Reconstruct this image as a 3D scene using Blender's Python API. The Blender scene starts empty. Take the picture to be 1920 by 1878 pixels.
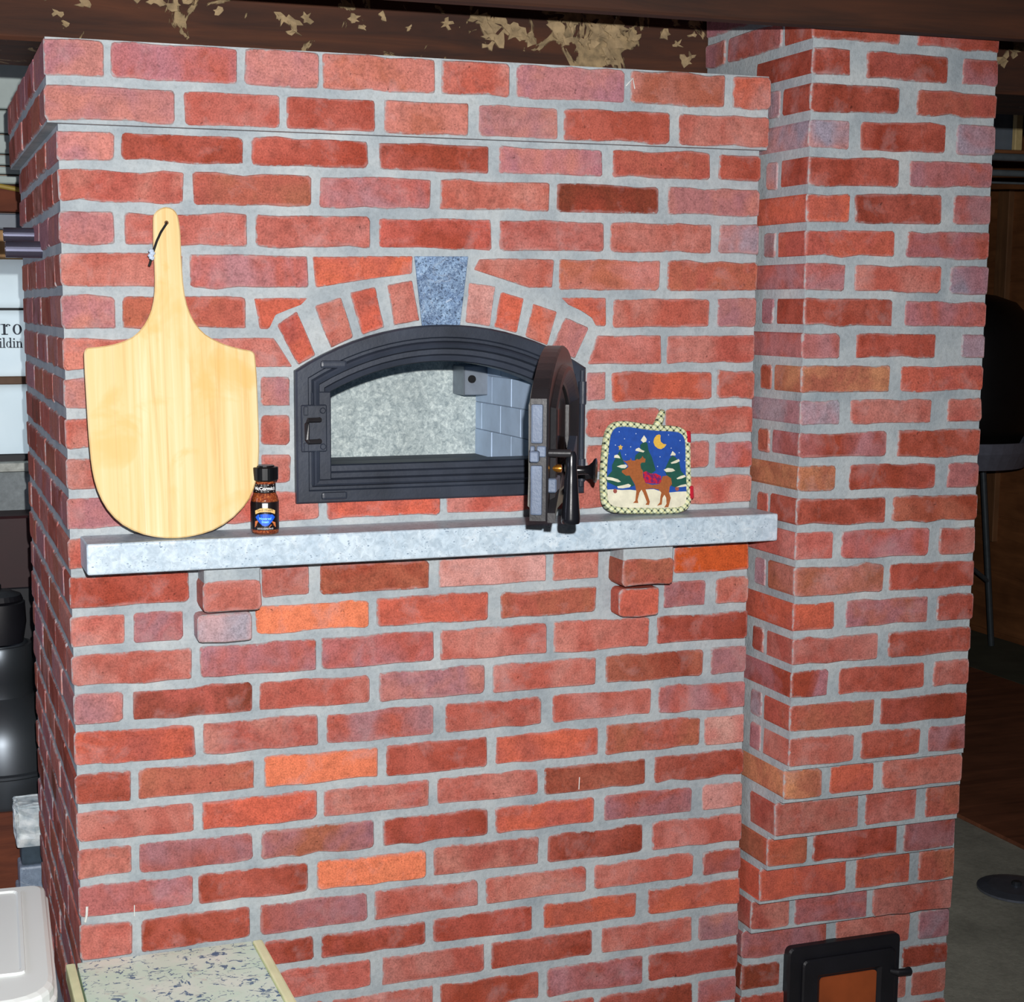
import bpy, bmesh, math, random
from mathutils import Vector, Matrix
random.seed(7)
C = bpy.context.scene.collection
SC = bpy.context.scene

# ---------------------------------------------------------------- camera
cam = bpy.data.cameras.new('camera'); cam_o = bpy.data.objects.new('camera', cam); C.objects.link(cam_o)
cam_o.location = (-0.2370, -2.6491, -0.4250)
cam_o.rotation_euler = (1.4361, -0.0029, -0.3266)
cam.sensor_fit = 'HORIZONTAL'; cam.sensor_width = 36.0
cam.lens = 2953.36/1920*36.0
cam.shift_x = (960-835.80)/1920; cam.shift_y = (973.06-939)/1920
cam.clip_start = 0.05
SC.camera = cam_o
# ---------------------------------------------------------------- world, flash, daylight, side fill, exposure
w = bpy.data.worlds.new('world'); SC.world = w; w.use_nodes = True
w.node_tree.nodes['Background'].inputs[0].default_value = (0.62, 0.74, 1.0, 1)
w.node_tree.nodes['Background'].inputs[1].default_value = 0.045
def aim(o, target):
    d = Vector(target)-o.location; o.rotation_euler = d.to_track_quat('-Z', 'Y').to_euler()
fl = bpy.data.lights.new('camera_flash', 'SPOT'); fl_o = bpy.data.objects.new('camera_flash', fl); C.objects.link(fl_o)
fl_o.location = (-0.175, -2.63, -0.315); aim(fl_o, (0.38, 0.0, -0.62))
fl.energy = 405; fl.shadow_soft_size = 0.012; fl.spot_size = math.radians(92); fl.spot_blend = 1.0; fl.color = (1.0, 0.985, 0.97)
dl = bpy.data.lights.new('window_daylight', 'AREA'); dl_o = bpy.data.objects.new('window_daylight', dl); C.objects.link(dl_o)
dl_o.location = (-0.1, 2.1, -0.45); aim(dl_o, (-0.1, 1.5, -0.55)); dl.shape = 'RECTANGLE'; dl.size = 1.2; dl.size_y = 0.9; dl.energy = 9; dl.color = (0.86, 0.94, 1.0)
sl = bpy.data.lights.new('side_fill', 'AREA'); sl_o = bpy.data.objects.new('side_fill', sl); C.objects.link(sl_o)
sl_o.location = (-2.8, 0.1, -0.3); aim(sl_o, (0.0, 0.5, -0.7)); sl.shape = 'RECTANGLE'; sl.size = 1.1; sl.size_y = 1.1; sl.energy = 24; sl.color = (0.74, 0.78, 1.0)   # added bluish fill for the oven's left flank; the left wall has no window
vs = SC.view_settings
vs.view_transform = 'Standard'; vs.look = 'None'; vs.exposure = 0.0; vs.gamma = 1.0; vs.use_curve_mapping = False

# ---------------------------------------------------------------- colour and material helpers
def lin(c):
    return tuple(((v/255.0)/12.92 if v/255.0 <= 0.04045 else ((v/255.0+0.055)/1.055)**2.4) for v in c)
def alb(c, k=1.2):
    return tuple(min(0.93, v/k) for v in lin(c))
class NT:
    def __init__(s, name):
        s.m = bpy.data.materials.new(name); s.m.use_nodes = True; s.t = s.m.node_tree; s.n = s.t.nodes
        s.b = s.n['Principled BSDF']; s.out = s.n['Material Output']
    def node(s, ty, **kw):
        n = s.n.new(ty)
        for k, v in kw.items():
            if k.startswith('i_'): n.inputs[int(k[2:])].default_value = v
            else: setattr(n, k, v)
        return n
    def link(s, a, b): s.t.links.new(a, b)
    def coords(s, scale=(1, 1, 1), rnd=False, kind='Object'):
        tc = s.node('ShaderNodeTexCoord'); mp = s.node('ShaderNodeMapping')
        mp.inputs['Scale'].default_value = scale
        s.link(tc.outputs[kind], mp.inputs['Vector'])
        if rnd:
            oi = s.node('ShaderNodeObjectInfo'); mu = s.node('ShaderNodeMath', operation='MULTIPLY'); mu.inputs[1].default_value = 57.0
            s.link(oi.outputs['Random'], mu.inputs[0]); s.link(mu.outputs[0], mp.inputs['Location'])
        return mp.outputs[0]
    def noise(s, vec, scale, detail=4, rough=0.55, dist=0.0):
        n = s.node('ShaderNodeTexNoise'); n.inputs['Scale'].default_value = scale; n.inputs['Detail'].default_value = detail
        n.inputs['Roughness'].default_value = rough; n.inputs['Distortion'].default_value = dist
        s.link(vec, n.inputs['Vector']); return n.outputs[0]
    def ramp(s, fac, stops, interp='LINEAR'):
        r = s.node('ShaderNodeValToRGB'); cr = r.color_ramp; cr.interpolation = interp
        while len(cr.elements) < len(stops): cr.elements.new(0.5)
        for e, (p, c) in zip(cr.elements, stops):
            e.position = p; e.color = (c, c, c, 1) if isinstance(c, (int, float)) else (c[0], c[1], c[2], 1)
        s.link(fac, r.inputs[0]); return r.outputs[0]
    def mix(s, fac, a, b, blend='MIX'):
        m = s.node('ShaderNodeMix', data_type='RGBA', blend_type=blend)
        for i, v in ((0, fac), (6, a), (7, b)):
            if isinstance(v, (int, float)): m.inputs[i].default_value = v
            elif isinstance(v, tuple): m.inputs[i].default_value = (v[0], v[1], v[2], 1)
            else: s.link(v, m.inputs[i])
        return m.outputs[2]
    def math(s, op, a, b=0.0, clamp=False):
        m = s.node('ShaderNodeMath', operation=op); m.use_clamp = clamp
        for i, v in ((0, a), (1, b)):
            if isinstance(v, (int, float)): m.inputs[i].default_value = v
            else: s.link(v, m.inputs[i])
        return m.outputs[0]
    def bump(s, h, strength=0.3, dist=0.002):
        b = s.node('ShaderNodeBump'); b.inputs['Strength'].default_value = strength; b.inputs['Distance'].default_value = dist
        s.link(h, b.inputs['Height']); s.link(b.outputs[0], s.b.inputs['Normal'])
    def done(s, col=None, rough=0.7, metal=0.0, spec=None):
        if col is not None:
            if isinstance(col, tuple): s.b.inputs['Base Color'].default_value = (col[0], col[1], col[2], 1)
            else: s.link(col, s.b.inputs['Base Color'])
        if isinstance(rough, (int, float)): s.b.inputs['Roughness'].default_value = rough
        else: s.link(rough, s.b.inputs['Roughness'])
        s.b.inputs['Metallic'].default_value = metal
        if spec is not None: s.b.inputs['Specular IOR Level'].default_value = spec
        return s.m
def plain(name, c, rough=0.6, metal=0.0, var=0.12, scale=40, bump=0.0, k=1.2, spec=None):
    t = NT(name); v = t.coords(); n = t.noise(v, scale, 5)
    a = alb(c, k); lo = tuple(x*(1-var) for x in a); hi = tuple(min(0.95, x*(1+var)) for x in a)
    if bump: t.bump(n, bump)
    return t.done(t.ramp(n, [(0.3, lo), (0.7, hi)]), rough, metal, spec)

# bricks: two tones per brick carried by the object, kiln bands, specks and a ragged smear of mortar along the arrises
def brick_material():
    t = NT('old_red_brick'); v = t.coords(rnd=True)
    oi = t.node('ShaderNodeObjectInfo'); at = t.node('ShaderNodeAttribute', attribute_type='OBJECT', attribute_name='tone')
    patch = t.ramp(t.noise(v, 11, 3, 0.5, 0.6), [(0.44, 0), (0.60, 1)])
    vb = t.coords((15, 3, 4), rnd=True); band = t.ramp(t.noise(vb, 1.0, 2, 0.45), [(0.40, 0), (0.60, 1)])
    f = t.math('ADD', t.math('MULTIPLY', patch, 0.6), t.math('MULTIPLY', band, 0.45), True)
    c = t.mix(f, oi.outputs['Color'], at.outputs['Color'])
    sp = t.ramp(t.noise(v, 330, 3, 0.7), [(0.28, 0.60), (0.5, 1.0), (0.74, 1.30)]); c = t.mix(1.0, c, sp, 'MULTIPLY')
    mot = t.ramp(t.noise(v, 55, 5, 0.65), [(0.28, 0.72), (0.5, 1.0), (0.75, 1.16)]); c = t.mix(1.0, c, mot, 'MULTIPLY')
    haze = t.ramp(t.noise(v, 17, 6, 0.6, 0.4), [(0.55, 0), (0.78, 0.42)]); c = t.mix(haze, c, alb((200, 165, 165)))
    pits = t.ramp(t.noise(v, 120, 2, 0.5), [(0.22, 0.45), (0.30, 1.0)]); c = t.mix(1.0, c, pits, 'MULTIPLY')
    ed = t.node('ShaderNodeAttribute', attribute_type='GEOMETRY', attribute_name='edge')
    e = t.math('ADD', ed.outputs['Fac'], t.math('MULTIPLY', t.noise(v, 70, 5, 0.65), 1.3))
    pale = t.ramp(t.math('SUBTRACT', t.math('ADD', ed.outputs['Fac'], t.math('MULTIPLY', t.noise(v, 24, 4, 0.6), 1.6)), 1.32), [(0.05, 0), (0.55, 0.5)]); c = t.mix(pale, c, alb((206, 158, 154)))
    sm = t.ramp(t.math('SUBTRACT', e, 1.25), [(0.24, 0), (0.42, 0.8)])
    c = t.mix(sm, c, alb((178, 182, 184)))
    t.bump(t.math('ADD', t.noise(v, 90, 6, 0.7), t.math('MULTIPLY', t.noise(v, 22, 3), 1.2)), 0.55, 0.0022)
    return t.done(c, 0.88, 0, 0.25)
BRICK = brick_material()
def mortar_material():
    t = NT('grey_lime_mortar'); v = t.coords()
    n = t.noise(v, 9, 6, 0.6); n2 = t.noise(v, 160, 4, 0.7)
    c = t.ramp(n, [(0.28, alb((150, 161, 169))), (0.5, alb((176, 185, 190))), (0.75, alb((199, 204, 205)))])
    c = t.mix(1.0, c, t.ramp(n2, [(0.25, 0.8), (0.5, 1.0), (0.8, 1.12)]), 'MULTIPLY')
    t.bump(t.math('ADD', n2, t.math('MULTIPLY', t.noise(v, 45, 4), 1.5)), 0.6, 0.002)
    return t.done(c, 0.92, 0, 0.2)
MORTAR = mortar_material()

# ---------------------------------------------------------------- mesh helpers
def link(name, me, mat=None, parent=None, loc=None):
    o = bpy.data.objects.new(name, me); C.objects.link(o)
    if mat: me.materials.append(mat)
    if parent: o.parent = parent
    if loc: o.location = loc
    return o
def obj(name, bm, mat=None, parent=None, loc=None, smooth=False, fix=True):
    if fix: bmesh.ops.recalc_face_normals(bm, faces=bm.faces[:])
    me = bpy.data.meshes.new(name); bm.to_mesh(me); bm.free()
    if smooth:
        for p in me.polygons: p.use_smooth = True
        me.set_sharp_from_angle(angle=math.radians(38))
    return link(name, me, mat, parent, loc)
def thing(name, label, cat, loc=(0, 0, 0), group=None, rot=(0, 0, 0)):
    o = bpy.data.objects.new(name, None); C.objects.link(o); o.location = loc; o.rotation_euler = rot
    o.empty_display_size = 0.05
    return tag(o, label, cat, group)
def tag(o, label, cat, group=None):
    o['label'] = label; o['category'] = cat
    if group: o['group'] = group
    return o
def struct(o): o['kind'] = 'structure'; return o
def box(bm, a, b, bev=0.0, seg=1):
    r = bmesh.ops.create_cube(bm, size=1.0); vs_ = r['verts']
    for v in vs_:
        v.co = Vector([(a[i]+b[i])/2 + v.co[i]*(b[i]-a[i]) for i in range(3)])
    if bev > 0:
        es = list({e for v in vs_ for e in v.link_edges})
        bmesh.ops.bevel(bm, geom=es, offset=bev, segments=seg, affect='EDGES', profile=0.6)
    return bm
def nb(): return bmesh.new()
def prism(bm, pts, y0, y1, ax='Y'):     # pts (u,v); extruded along Y (u=x,v=z), Z (u=x,v=y) or X (u=y,v=z)
    f = {'Y': lambda u, v, d: (u, d, v), 'Z': lambda u, v, d: (u, v, d), 'X': lambda u, v, d: (d, u, v)}[ax]
    A = [bm.verts.new(f(u, v, y0)) for u, v in pts]; B = [bm.verts.new(f(u, v, y1)) for u, v in pts]
    n = len(pts); bm.faces.new(A); bm.faces.new(B[::-1])
    for i in range(n): bm.faces.new((A[i], A[(i+1) % n], B[(i+1) % n], B[i]))
    return bm
def lathe(bm, prof, c=(0, 0, 0), n=24, axis='Z', caps=True):
    rings = []
    for r, h in prof:
        ring = []
        for k in range(n):
            a = 2*math.pi*k/n; x, y = r*math.cos(a), r*math.sin(a)
            p = {'Z': (x, y, h), 'X': (h, x, y), 'Y': (x, h, y)}[axis]
            ring.append(bm.verts.new((c[0]+p[0], c[1]+p[1], c[2]+p[2])))
        rings.append(ring)
    for a, b in zip(rings, rings[1:]):
        for k in range(n): bm.faces.new((a[k], a[(k+1) % n], b[(k+1) % n], b[k]))
    if caps:
        bm.faces.new(rings[0][::-1]); bm.faces.new(rings[-1])
    return bm
def tube(bm, path, r, n=8, closed=False):
    P = [Vector(p) for p in path]; m = len(P); rings = []
    up = Vector((0.13, 0.27, 0.95))
    for i, p in enumerate(P):
        a = P[(i-1) % m] if (closed or i > 0) else P[0]; b = P[(i+1) % m] if (closed or i < m-1) else P[-1]
        t = (b-a).normalized(); s = t.cross(up)
        if s.length < 1e-3: s = t.cross(Vector((1, 0, 0)))
        s.normalize(); q = t.cross(s)
        rr = r[i] if isinstance(r, (list, tuple)) else r
        rings.append([bm.verts.new(p+(s*math.cos(2*math.pi*k/n)+q*math.sin(2*math.pi*k/n))*rr) for k in range(n)])
    for i in range(m if closed else m-1):
        a, b = rings[i], rings[(i+1) % m]
        for k in range(n): bm.faces.new((a[k], a[(k+1) % n], b[(k+1) % n], b[k]))
    if not closed: bm.faces.new(rings[0][::-1]); bm.faces.new(rings[-1])
    return bm
def loft(bm, rings, closed=True, cap0=False, cap1=False):
    V = [[bm.verts.new(p) for p in r] for r in rings]
    for a, b in zip(V, V[1:]):
        n = len(a)
        for k in range(n if closed else n-1): bm.faces.new((a[k], a[(k+1) % n], b[(k+1) % n], b[k]))
    if cap0: bm.faces.new(V[0])
    if cap1: bm.faces.new(V[-1][::-1])
    return bm
def area(p): return sum(p[i][0]*p[(i+1) % len(p)][1]-p[(i+1) % len(p)][0]*p[i][1] for i in range(len(p)))/2
def inset(p, d):
    s = 1 if area(p) > 0 else -1; n = len(p); out = []
    for i in range(n):
        a, b, c = Vector(p[i-1]), Vector(p[i]), Vector(p[(i+1) % n])
        e1 = (b-a); e2 = (c-b)
        n1 = Vector((-e1.y, e1.x)).normalized()*s; n2 = Vector((-e2.y, e2.x)).normalized()*s
        m = (n1+n2); m = m/max(m.length_squared, 0.5)*2 if m.length > 1e-6 else n1
        out.append((b.x+m.x*d, b.y+m.y*d))
    return out
def round_poly(p, r, seg=3):
    n = len(p); out = []
    for i in range(n):
        a, b, c = Vector(p[i-1]), Vector(p[i]), Vector(p[(i+1) % n]); rr = r[i] if isinstance(r, (list, tuple)) else r
        d1 = (a-b); d2 = (c-b); k = min(rr, d1.length*0.45, d2.length*0.45)
        p1 = b+d1.normalized()*k; p2 = b+d2.normalized()*k
        for j in range(seg+1):
            t = j/seg; q = p1*(1-t)**2+b*2*t*(1-t)+p2*t*t; out.append((q.x, q.y))
    return out

# ---------------------------------------------------------------- brick tones (as seen under the flash)
TONE = {'r': (178, 90, 77), 'p': (194, 124, 113), 'm': (170, 115, 122), 'd': (152, 66, 48), 'D': (124, 60, 42), 'o': (204, 100, 76),
        'O': (240, 134, 96), 'b': (174, 100, 78), 'G': (160, 148, 160), 'P': (214, 158, 150), 'y': (206, 140, 102), 'q': (200, 90, 42)}
SECOND = {'r': 'p', 'p': 'm', 'm': 'r', 'd': 'r', 'D': 'd', 'o': 'r', 'O': 'O', 'b': 'r', 'G': 'm', 'P': 'p', 'y': 'b', 'q': 'q'}
def tones(o, code):
    a = code[0]; b = code[1] if len(code) > 1 else SECOND[a]
    k = random.uniform(0.9, 1.1)
    ca = [v*k*random.uniform(0.96, 1.04) for v in alb(TONE[a], 1.15)]; cb = [v*k*random.uniform(0.96, 1.04) for v in alb(TONE[b], 1.15)]
    o.color = (ca[0], ca[1], ca[2], 1); o['tone'] = [cb[0], cb[1], cb[2], 1.0]
def brick_mesh(poly, depth, rough=0.0015, rad=(0.003, 0.008)):
    if area(poly) < 0: poly = poly[::-1]
    n = len(poly); pts = []
    for i in range(n):
        a, b, c = Vector(poly[i-1]), Vector(poly[i]), Vector(poly[(i+1) % n])
        d1 = a-b; d2 = c-b; k = min(random.uniform(*rad), d1.length*0.3, d2.length*0.3)
        pts.append((b+d1.normalized()*k, .4)); pts.append((b+(d1.normalized()+d2.normalized())*k*0.30, .3)); pts.append((b+d2.normalized()*k, .4))
        L = d2.length; m = int(L/0.034)
        for j in range(1, m): pts.append((b+d2*(j/m), 1.0))
    out = [(p.x+random.gauss(0, rough*q), p.y+random.gauss(0, rough*q)) for p, q in pts]
    bow = random.uniform(-0.0008, 0.0008)
    xs = [p[0] for p in out]; zs = [p[1] for p in out]; mx, mz = (max(xs)+min(xs))/2, (max(zs)+min(zs))/2; hx, hz = (max(xs)-min(xs))/2, (max(zs)-min(zs))/2
    sh = lambda d: [(mx+(x-mx)*(1-d/hx), mz+(z-mz)*(1-d/hz)) for x, z in out]
    in1 = sh(0.0022); in2 = sh(0.012)
    bm = nb(); lay = bm.verts.layers.float.new('edge')
    R = []
    for ring, wv, ev in ((in2, bow, 0.0), (in1, 0.0003, 0.8), (out, 0.0032, 1.0), (out, 0.013, 0.15), (out, depth, 0.15)):
        vs_ = []
        for (x, z) in ring:
            v = bm.verts.new((x, wv+(random.uniform(-0.0005, 0.0005) if wv < 0.002 else 0), z)); v[lay] = ev; vs_.append(v)
        R.append(vs_)
    m = len(out); bm.faces.new(R[0])
    for a, b in zip(R, R[1:]):
        for k in range(m): bm.faces.new((a[k], a[(k+1) % m], b[(k+1) % m], b[k]))
    bm.faces.new(R[4][::-1])
    bmesh.ops.recalc_face_normals(bm, faces=bm.faces[:])
    me = bpy.data.meshes.new('brick'); bm.to_mesh(me); bm.free(); me.materials.append(BRICK)
    return me
def brick(parent, poly, at, code, depth=0.095, turn=0.0, proud=None, **kw):
    # poly in metres relative to "at" (u along the face, v up); turn 0 faces -Y, -90 faces -X, +90 faces +X
    o = link('brick', brick_mesh(poly, depth, **kw), None, parent)
    pr = random.uniform(-0.0014, 0.0012) if proud is None else proud
    n = {0: Vector((0, -1, 0)), -90: Vector((-1, 0, 0)), 90: Vector((1, 0, 0))}[int(turn)]
    o.location = Vector(at)+n*pr; o.rotation_euler = (0, 0, math.radians(turn)); tones(o, code); return o
def rect_brick(parent, u0, u1, z0l, z0r, z1l, z1r, face, code, depth=0.095, turn=0.0, **kw):
    # u range on the face, bottom (left,right) and top (left,right) heights; face = plane coordinate
    uc = (u0+u1)/2; zc = (z0l+z0r+z1l+z1r)/4
    if turn == -90: u0, u1 = -u1, -u0; q = -uc
    else: q = uc
    poly = [(u0-q, z0l-zc), (u1-q, z0r-zc), (u1-q, z1r-zc), (u0-q, z1l-zc)]
    at = (uc, face, zc) if turn == 0 else (face, uc, zc)
    return brick(parent, poly, at, code, depth, turn, **kw)
def wcode(s='rrrdprmbrrod'):
    a = random.choice(s); return a+random.choice('rmpdb')
HJ = 0.0072
ROWS = """3|0 91 pm,102 304 d,318 519 d,540 740 d,759 958 p,978 1175 b,1193 1280 d/4|0 204 r,219 420 rb,434 633 rm,650 855 r,870 1072 D,1090 1280 p/5|0 89 pm,106 308 r,323 524 r,538 746 dr,761 963 r,976 1181 r,1197 1280 pG/6|0 199 r,212 413 rm,876 1077 bp,1092 1280 b/7|0 87 p,98 305 b,983 1181 r,1197 1280 p/8|0 203 r,1094 1280 r/9|0 82 pG,95 314 p,328 380 p,933 972 p,984 1189 or,1200 1280 b/10|0 200 r,214 314 r,327 379 r,934 1081 r,1094 1280 r/11|0 79 r,92 313 r,327 379 r,935 974 r,986 1187 r,1200 1280 m/12|0 193 p,207 428 r,442 652 ro,663 862 rp,874 1088 r,1099 1280 r/13|0 89 r,102 307 r,321 526 r,541 748 r,763 964 r,980 1185 r,1202 1280 r/14|0 199 dr,326 411 r,430 631 db,649 858 P,871 964 r,1118 1280 q/15|0 90 r,104 189 rm,314 519 O,532 744 or,769 959 br,1099 1188 rm,1210 1280 r/16|0 202 r,215 422 rm,431 639 rm,652 860 r,873 1069 r,1086 1280 dr/17|0 83 mp,99 307 Dr,318 520 r,537 738 p,754 961 r,981 1185 db,1202 1280 pm/18|0 205 ro,219 424 rp,439 640 mr,663 852 pr,874 1078 r,1093 1280 mr/19|0 93 dr,106 308 rb,325 534 O,549 745 dr,761 969 ro,984 1182 b,1193 1280 pP/20|0 201 r,214 420 ro,432 632 r,647 847 r,859 1068 bd,1087 1280 rd/21|0 92 r,104 304 rm,319 526 bm,543 747 dr,761 962 ro,983 1170 rm,1192 1280 P/22|0 196 rm,206 403 dr,419 626 O,640 849 r,868 1065 rd,1085 1280 rp/23|0 89 r,104 297 rd,315 514 rm,527 728 rp,744 947 rp,965 1176 r,1196 1280 mr/24|0 190 r,203 412 d,427 624 dr,640 837 dr,860 1055 ro,1080 1280 ro/25|0 90 r,103 294 r,310 520 r,541 742 r,754 963 dr,982 1176 r,1191 1280 p/26|0 191 r,205 431 r,446 640 r,654 853 rd,869 1071 md,1083 1280 d/27|0 89 r,103 296 r,311 523 r,539 738 r,753 969 r,979 1181 rd,1192 1280 m/28|0 191 r,206 430 r,445 641 r,654 854 rd,871 1074 md,1086 1280 d"""
BED = [(-1340, -1340), (-1999, -2018), (-2671, -2663), (-3343, -3350), (-4037, -4028), (-4716, -4710), (-5383, -5378), (-6042, -6061), (-6703, -6712), (-7363, -7358), (-8023, -8023), (-8683, -8683), (-9356, -9346), (-10013, -9992), (-10698, -10704), (-11360, -11380), (-12079, -12043), (-12754, -12763), (-13412, -13415), (-14072, -14063), (-14764, -14771), (-15517, -15375), (-16058, -16058), (-16726, -16726), (-17430, -17430), (-18100, -18100), (-18770, -18770)]
CHIM = """1|-150|1286 1470 d,1506 1682 d/2|-150|1285 1368 d,1402 1574 d,1605 1682 dm/3|-150|1288 1473 d,1511 1681 b/4|-150|1290 1373 pG,1395 1576 d,1599 1680 Gm/5|-150|1288 1479 d,1502 1681 mr/6|-150|1287 1378 o,1389 1573 d,1600 1680 m/7|-150|1286 1477 ro,1502 1684 rm/8|-150|1287 1373 rm,1394 1578 r,1599 1684 mG/9|-150|1289 1476 d,1504 1684 mr/10|-150|1286 1368 m,1402 1574 d,1631 1688 G/11|-150|1286 1477 y,1500 1683 ro/12|-150|1291 1373 mG,1395 1571 r,1606 1683 r/13|-150|1287 1476 dm,1499 1683 dr/14|-150|1289 1369 y,1398 1586 dr,1613 1682 m/15|-150|1286 1479 d,1495 1684 db/16|-150|1290 1370 rp,1387 1578 mr,1601 1684 r/17|-150|1283 1480 bp,1493 1683 dr/18|-150|1289 1378 o,1402 1582 mb,1602 1683 d/19|-150|1287 1474 rp,1497 1683 dr/20|-150|1285 1369 md,1392 1582 d,1602 1679 r/21|-150|1285 1473 b,1486 1678 d/22|-150|1286 1430 r,1446 1578 d,1596 1678 dm/23|-133|1290 1373 y,1391 1489 o,1507 1692 r/24|-107|1283 1475 r,1491 1607 r,1628 1708 br/25|-83|1286 1379 bo,1391 1582 d,1598 1720 dm/26|-58|1288 1485 o,1508 1634 o,1654 1742 br/27|-30|1289 1377 r,1388 1556 mr,1568 1761 r/28|0|1289 1484 mr,1504 1682 r,1703 1779 Gm/29|0|1287 1377 D,1666 1776 dr/30|0|1293 1396 d,1658 1679 r,1692 1778 r"""
CBED = [(358, 315), (-247, -304), (-888, -865), (-1527, -1541), (-2185, -2122), (-2815, -2805), (-3412, -3433), (-4022, -4085), (-4649, -4691), (-5246, -5266), (-5868, -5879), (-6458, -6463), (-7052, -7115), (-7665, -7719), (-8284, -8340), (-8937, -9001), (-9618, -9637), (-10279, -10274), (-10909, -10914), (-11541, -11564), (-12185, -12212), (-12861, -12857), (-13549, -13564), (-14351, -14325), (-15045, -15076), (-15817, -15833), (-16524, -16616), (-17238, -17365), (-17896, -17940)]
PAD = {'pad':[-120,346,-81,349,-39,343,8,335,56,329,109,327,149,321,173,303,185,276,185,237,182,177,181,104,180,67,175,31,156,10,126,0,65,-1,-15,3,-94,6,-146,14,-174,30,-185,56,-186,116,-182,175,-173,235,-165,282,-156,311,-142,332],
'pic':[-127,325,-82,328,-24,325,29,320,77,316,119,312,154,299,166,279,166,238,166,177,164,104,164,56,158,32,133,18,65,13,-14,16,-98,22,-148,29,-168,44,-170,92,-165,151,-158,211,-150,270,-141,306],
'ground':[-169,97,-141,98,-105,94,-73,94,-50,91,-26,92,3,93,24,93,45,86,82,78,123,80,164,80,164,56,158,32,133,18,65,13,-14,16,-98,22,-148,29,-168,44],
'treeA':[-105,238,-99,214,-87,185,-71,148,-52,109,-73,103,-123,107,-161,125,-162,144,-140,165,-139,186,-125,210],
'treeB':[-6,269,7,264,11,235,23,210,36,162,14,148,-17,158,-32,178,-47,203,-43,219,-21,236,-22,257],
'treeC':[107,215,119,208,134,188,138,158,158,134,162,107,123,93,97,102,83,136,71,161,82,180,95,203],
'moose':[-95,203,-84,199,-65,203,-63,210,-60,201,-47,200,-38,206,-31,203,-20,209,-15,216,-12,209,-4,205,-6,192,-21,192,-26,185,-24,171,-17,161,-17,139,-9,117,17,109,47,111,55,120,62,139,80,141,96,131,99,109,89,99,85,78,91,58,83,34,79,24,63,24,73,37,73,59,66,71,57,59,53,35,34,31,46,43,50,67,54,79,43,91,17,96,-10,93,-3,74,5,47,1,35,-13,37,-6,45,-19,81,-26,93,-35,82,-44,56,-42,44,-63,45,-53,53,-47,87,-51,111,-63,133,-71,146,-86,146,-102,159,-100,166,-85,170,-74,179,-79,189],
'blanket':[-15,156,-4,160,14,150,35,150,55,140,55,120,47,112,18,114,-9,117,-16,137],
'moon':[57,294,63,290,61,279,62,267,71,259,85,256,75,245,62,239,49,242,37,252,32,266,36,280,46,291],
'star':[-101,260,-98,254,-92,254,-97,248,-96,241,-102,244,-109,241,-107,249,-112,254,-105,255],
's1':[-5,292,5,278,3,269,-9,265,-19,274,-14,281],
's2':[-28,247,-18,239,-6,234,-11,229,-29,233,-43,236,-40,243],
's3':[-116,224,-109,219,-105,210,-120,212,-130,213,-127,222],
's4':[-121,181,-103,186,-84,187,-78,181,-88,173,-103,174],
's5':[-165,144,-142,141,-119,134,-107,124,-119,123,-142,130,-164,134],
's6':[-123,108,-101,111,-78,116,-67,110,-73,103,-99,100,-120,101],
's7':[108,231,120,220,119,214,106,215,98,214],
's8':[98,188,113,194,132,201,136,193,120,186,101,184],
's9':[68,163,85,169,106,166,115,158,100,154,78,154],
's10':[119,130,137,138,153,141,157,134,139,128,122,126],
's11':[116,97,135,104,156,107,161,99,140,97],
'loop':[38,338,47,352,55,367,64,381,75,386,83,381,79,366,71,354,59,337],}
# ================================================================ SETTING
FLOOR = -1.95
def concrete(name, c, sc=6):
    t = NT(name); v = t.coords(); n = t.noise(v, sc, 7, 0.65); n2 = t.noise(v, 90, 4, 0.7)
    c1 = alb(c); col = t.ramp(n, [(0.3, tuple(x*0.7 for x in c1)), (0.7, tuple(x*1.2 for x in c1))])
    col = t.mix(1.0, col, t.ramp(n2, [(0.25, 0.78), (0.7, 1.12)]), 'MULTIPLY'); t.bump(n2, 0.35, 0.003)
    return t.done(col, 0.9)
def wood(name, dark, light, scale=(1.5, 30, 30), rough=0.75, k=1.2, bump=0.2):
    t = NT(name); v = t.coords(scale); n = t.noise(v, 1.0, 6, 0.6, 0.8); n2 = t.noise(t.coords(), 5, 4, 0.6)
    col = t.ramp(n, [(0.3, alb(dark, k)), (0.7, alb(light, k))]); col = t.mix(1.0, col, t.ramp(n2, [(0.3, 0.75), (0.7, 1.15)]), 'MULTIPLY')
    t.bump(n, bump, 0.003); return t.done(col, rough)
M_floor = concrete('worn_concrete', (176, 174, 160)); M_found = concrete('foundation_concrete', (150, 158, 160), 9)
M_ply = wood('brown_plywood', (110, 66, 46), (158, 98, 68), (2.2, 16, 16), 0.6)
M_dark = wood('dark_brown_panel', (126, 78, 46), (166, 108, 66), (3, 3, 22), 0.6)
M_beam = wood('old_beam_wood', (70, 32, 20), (122, 62, 36), (2.0, 22, 22), 0.85, 1.0, 0.4)
M_stud = wood('tan_stud_wood', (176, 128, 78), (214, 170, 112), (30, 30, 2), 0.7)
M_grey = plain('grey_green_floor', (92, 96, 80), 0.8, var=0.25, scale=6, bump=0.2)
M_white = plain('white_painted_boards', (186, 200, 196), 0.6, var=0.10, scale=14, bump=0.15)
M_blue = plain('blue_grey_board', (118, 128, 140), 0.5, var=0.15, scale=12)
bm = nb(); box(bm, (-3.0, -4.2, FLOOR-0.1), (4.5, 4.6, FLOOR)); struct(obj('floor', bm, M_floor))
fl_bm = struct(obj('trim_1', box(nb(), (2.70, -1.5, FLOOR), (3.98, 4.55, FLOOR+0.012), 0.002), M_ply)); fl_bm['label'] = 'brown plywood sheet laid along the concrete floor'
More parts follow.
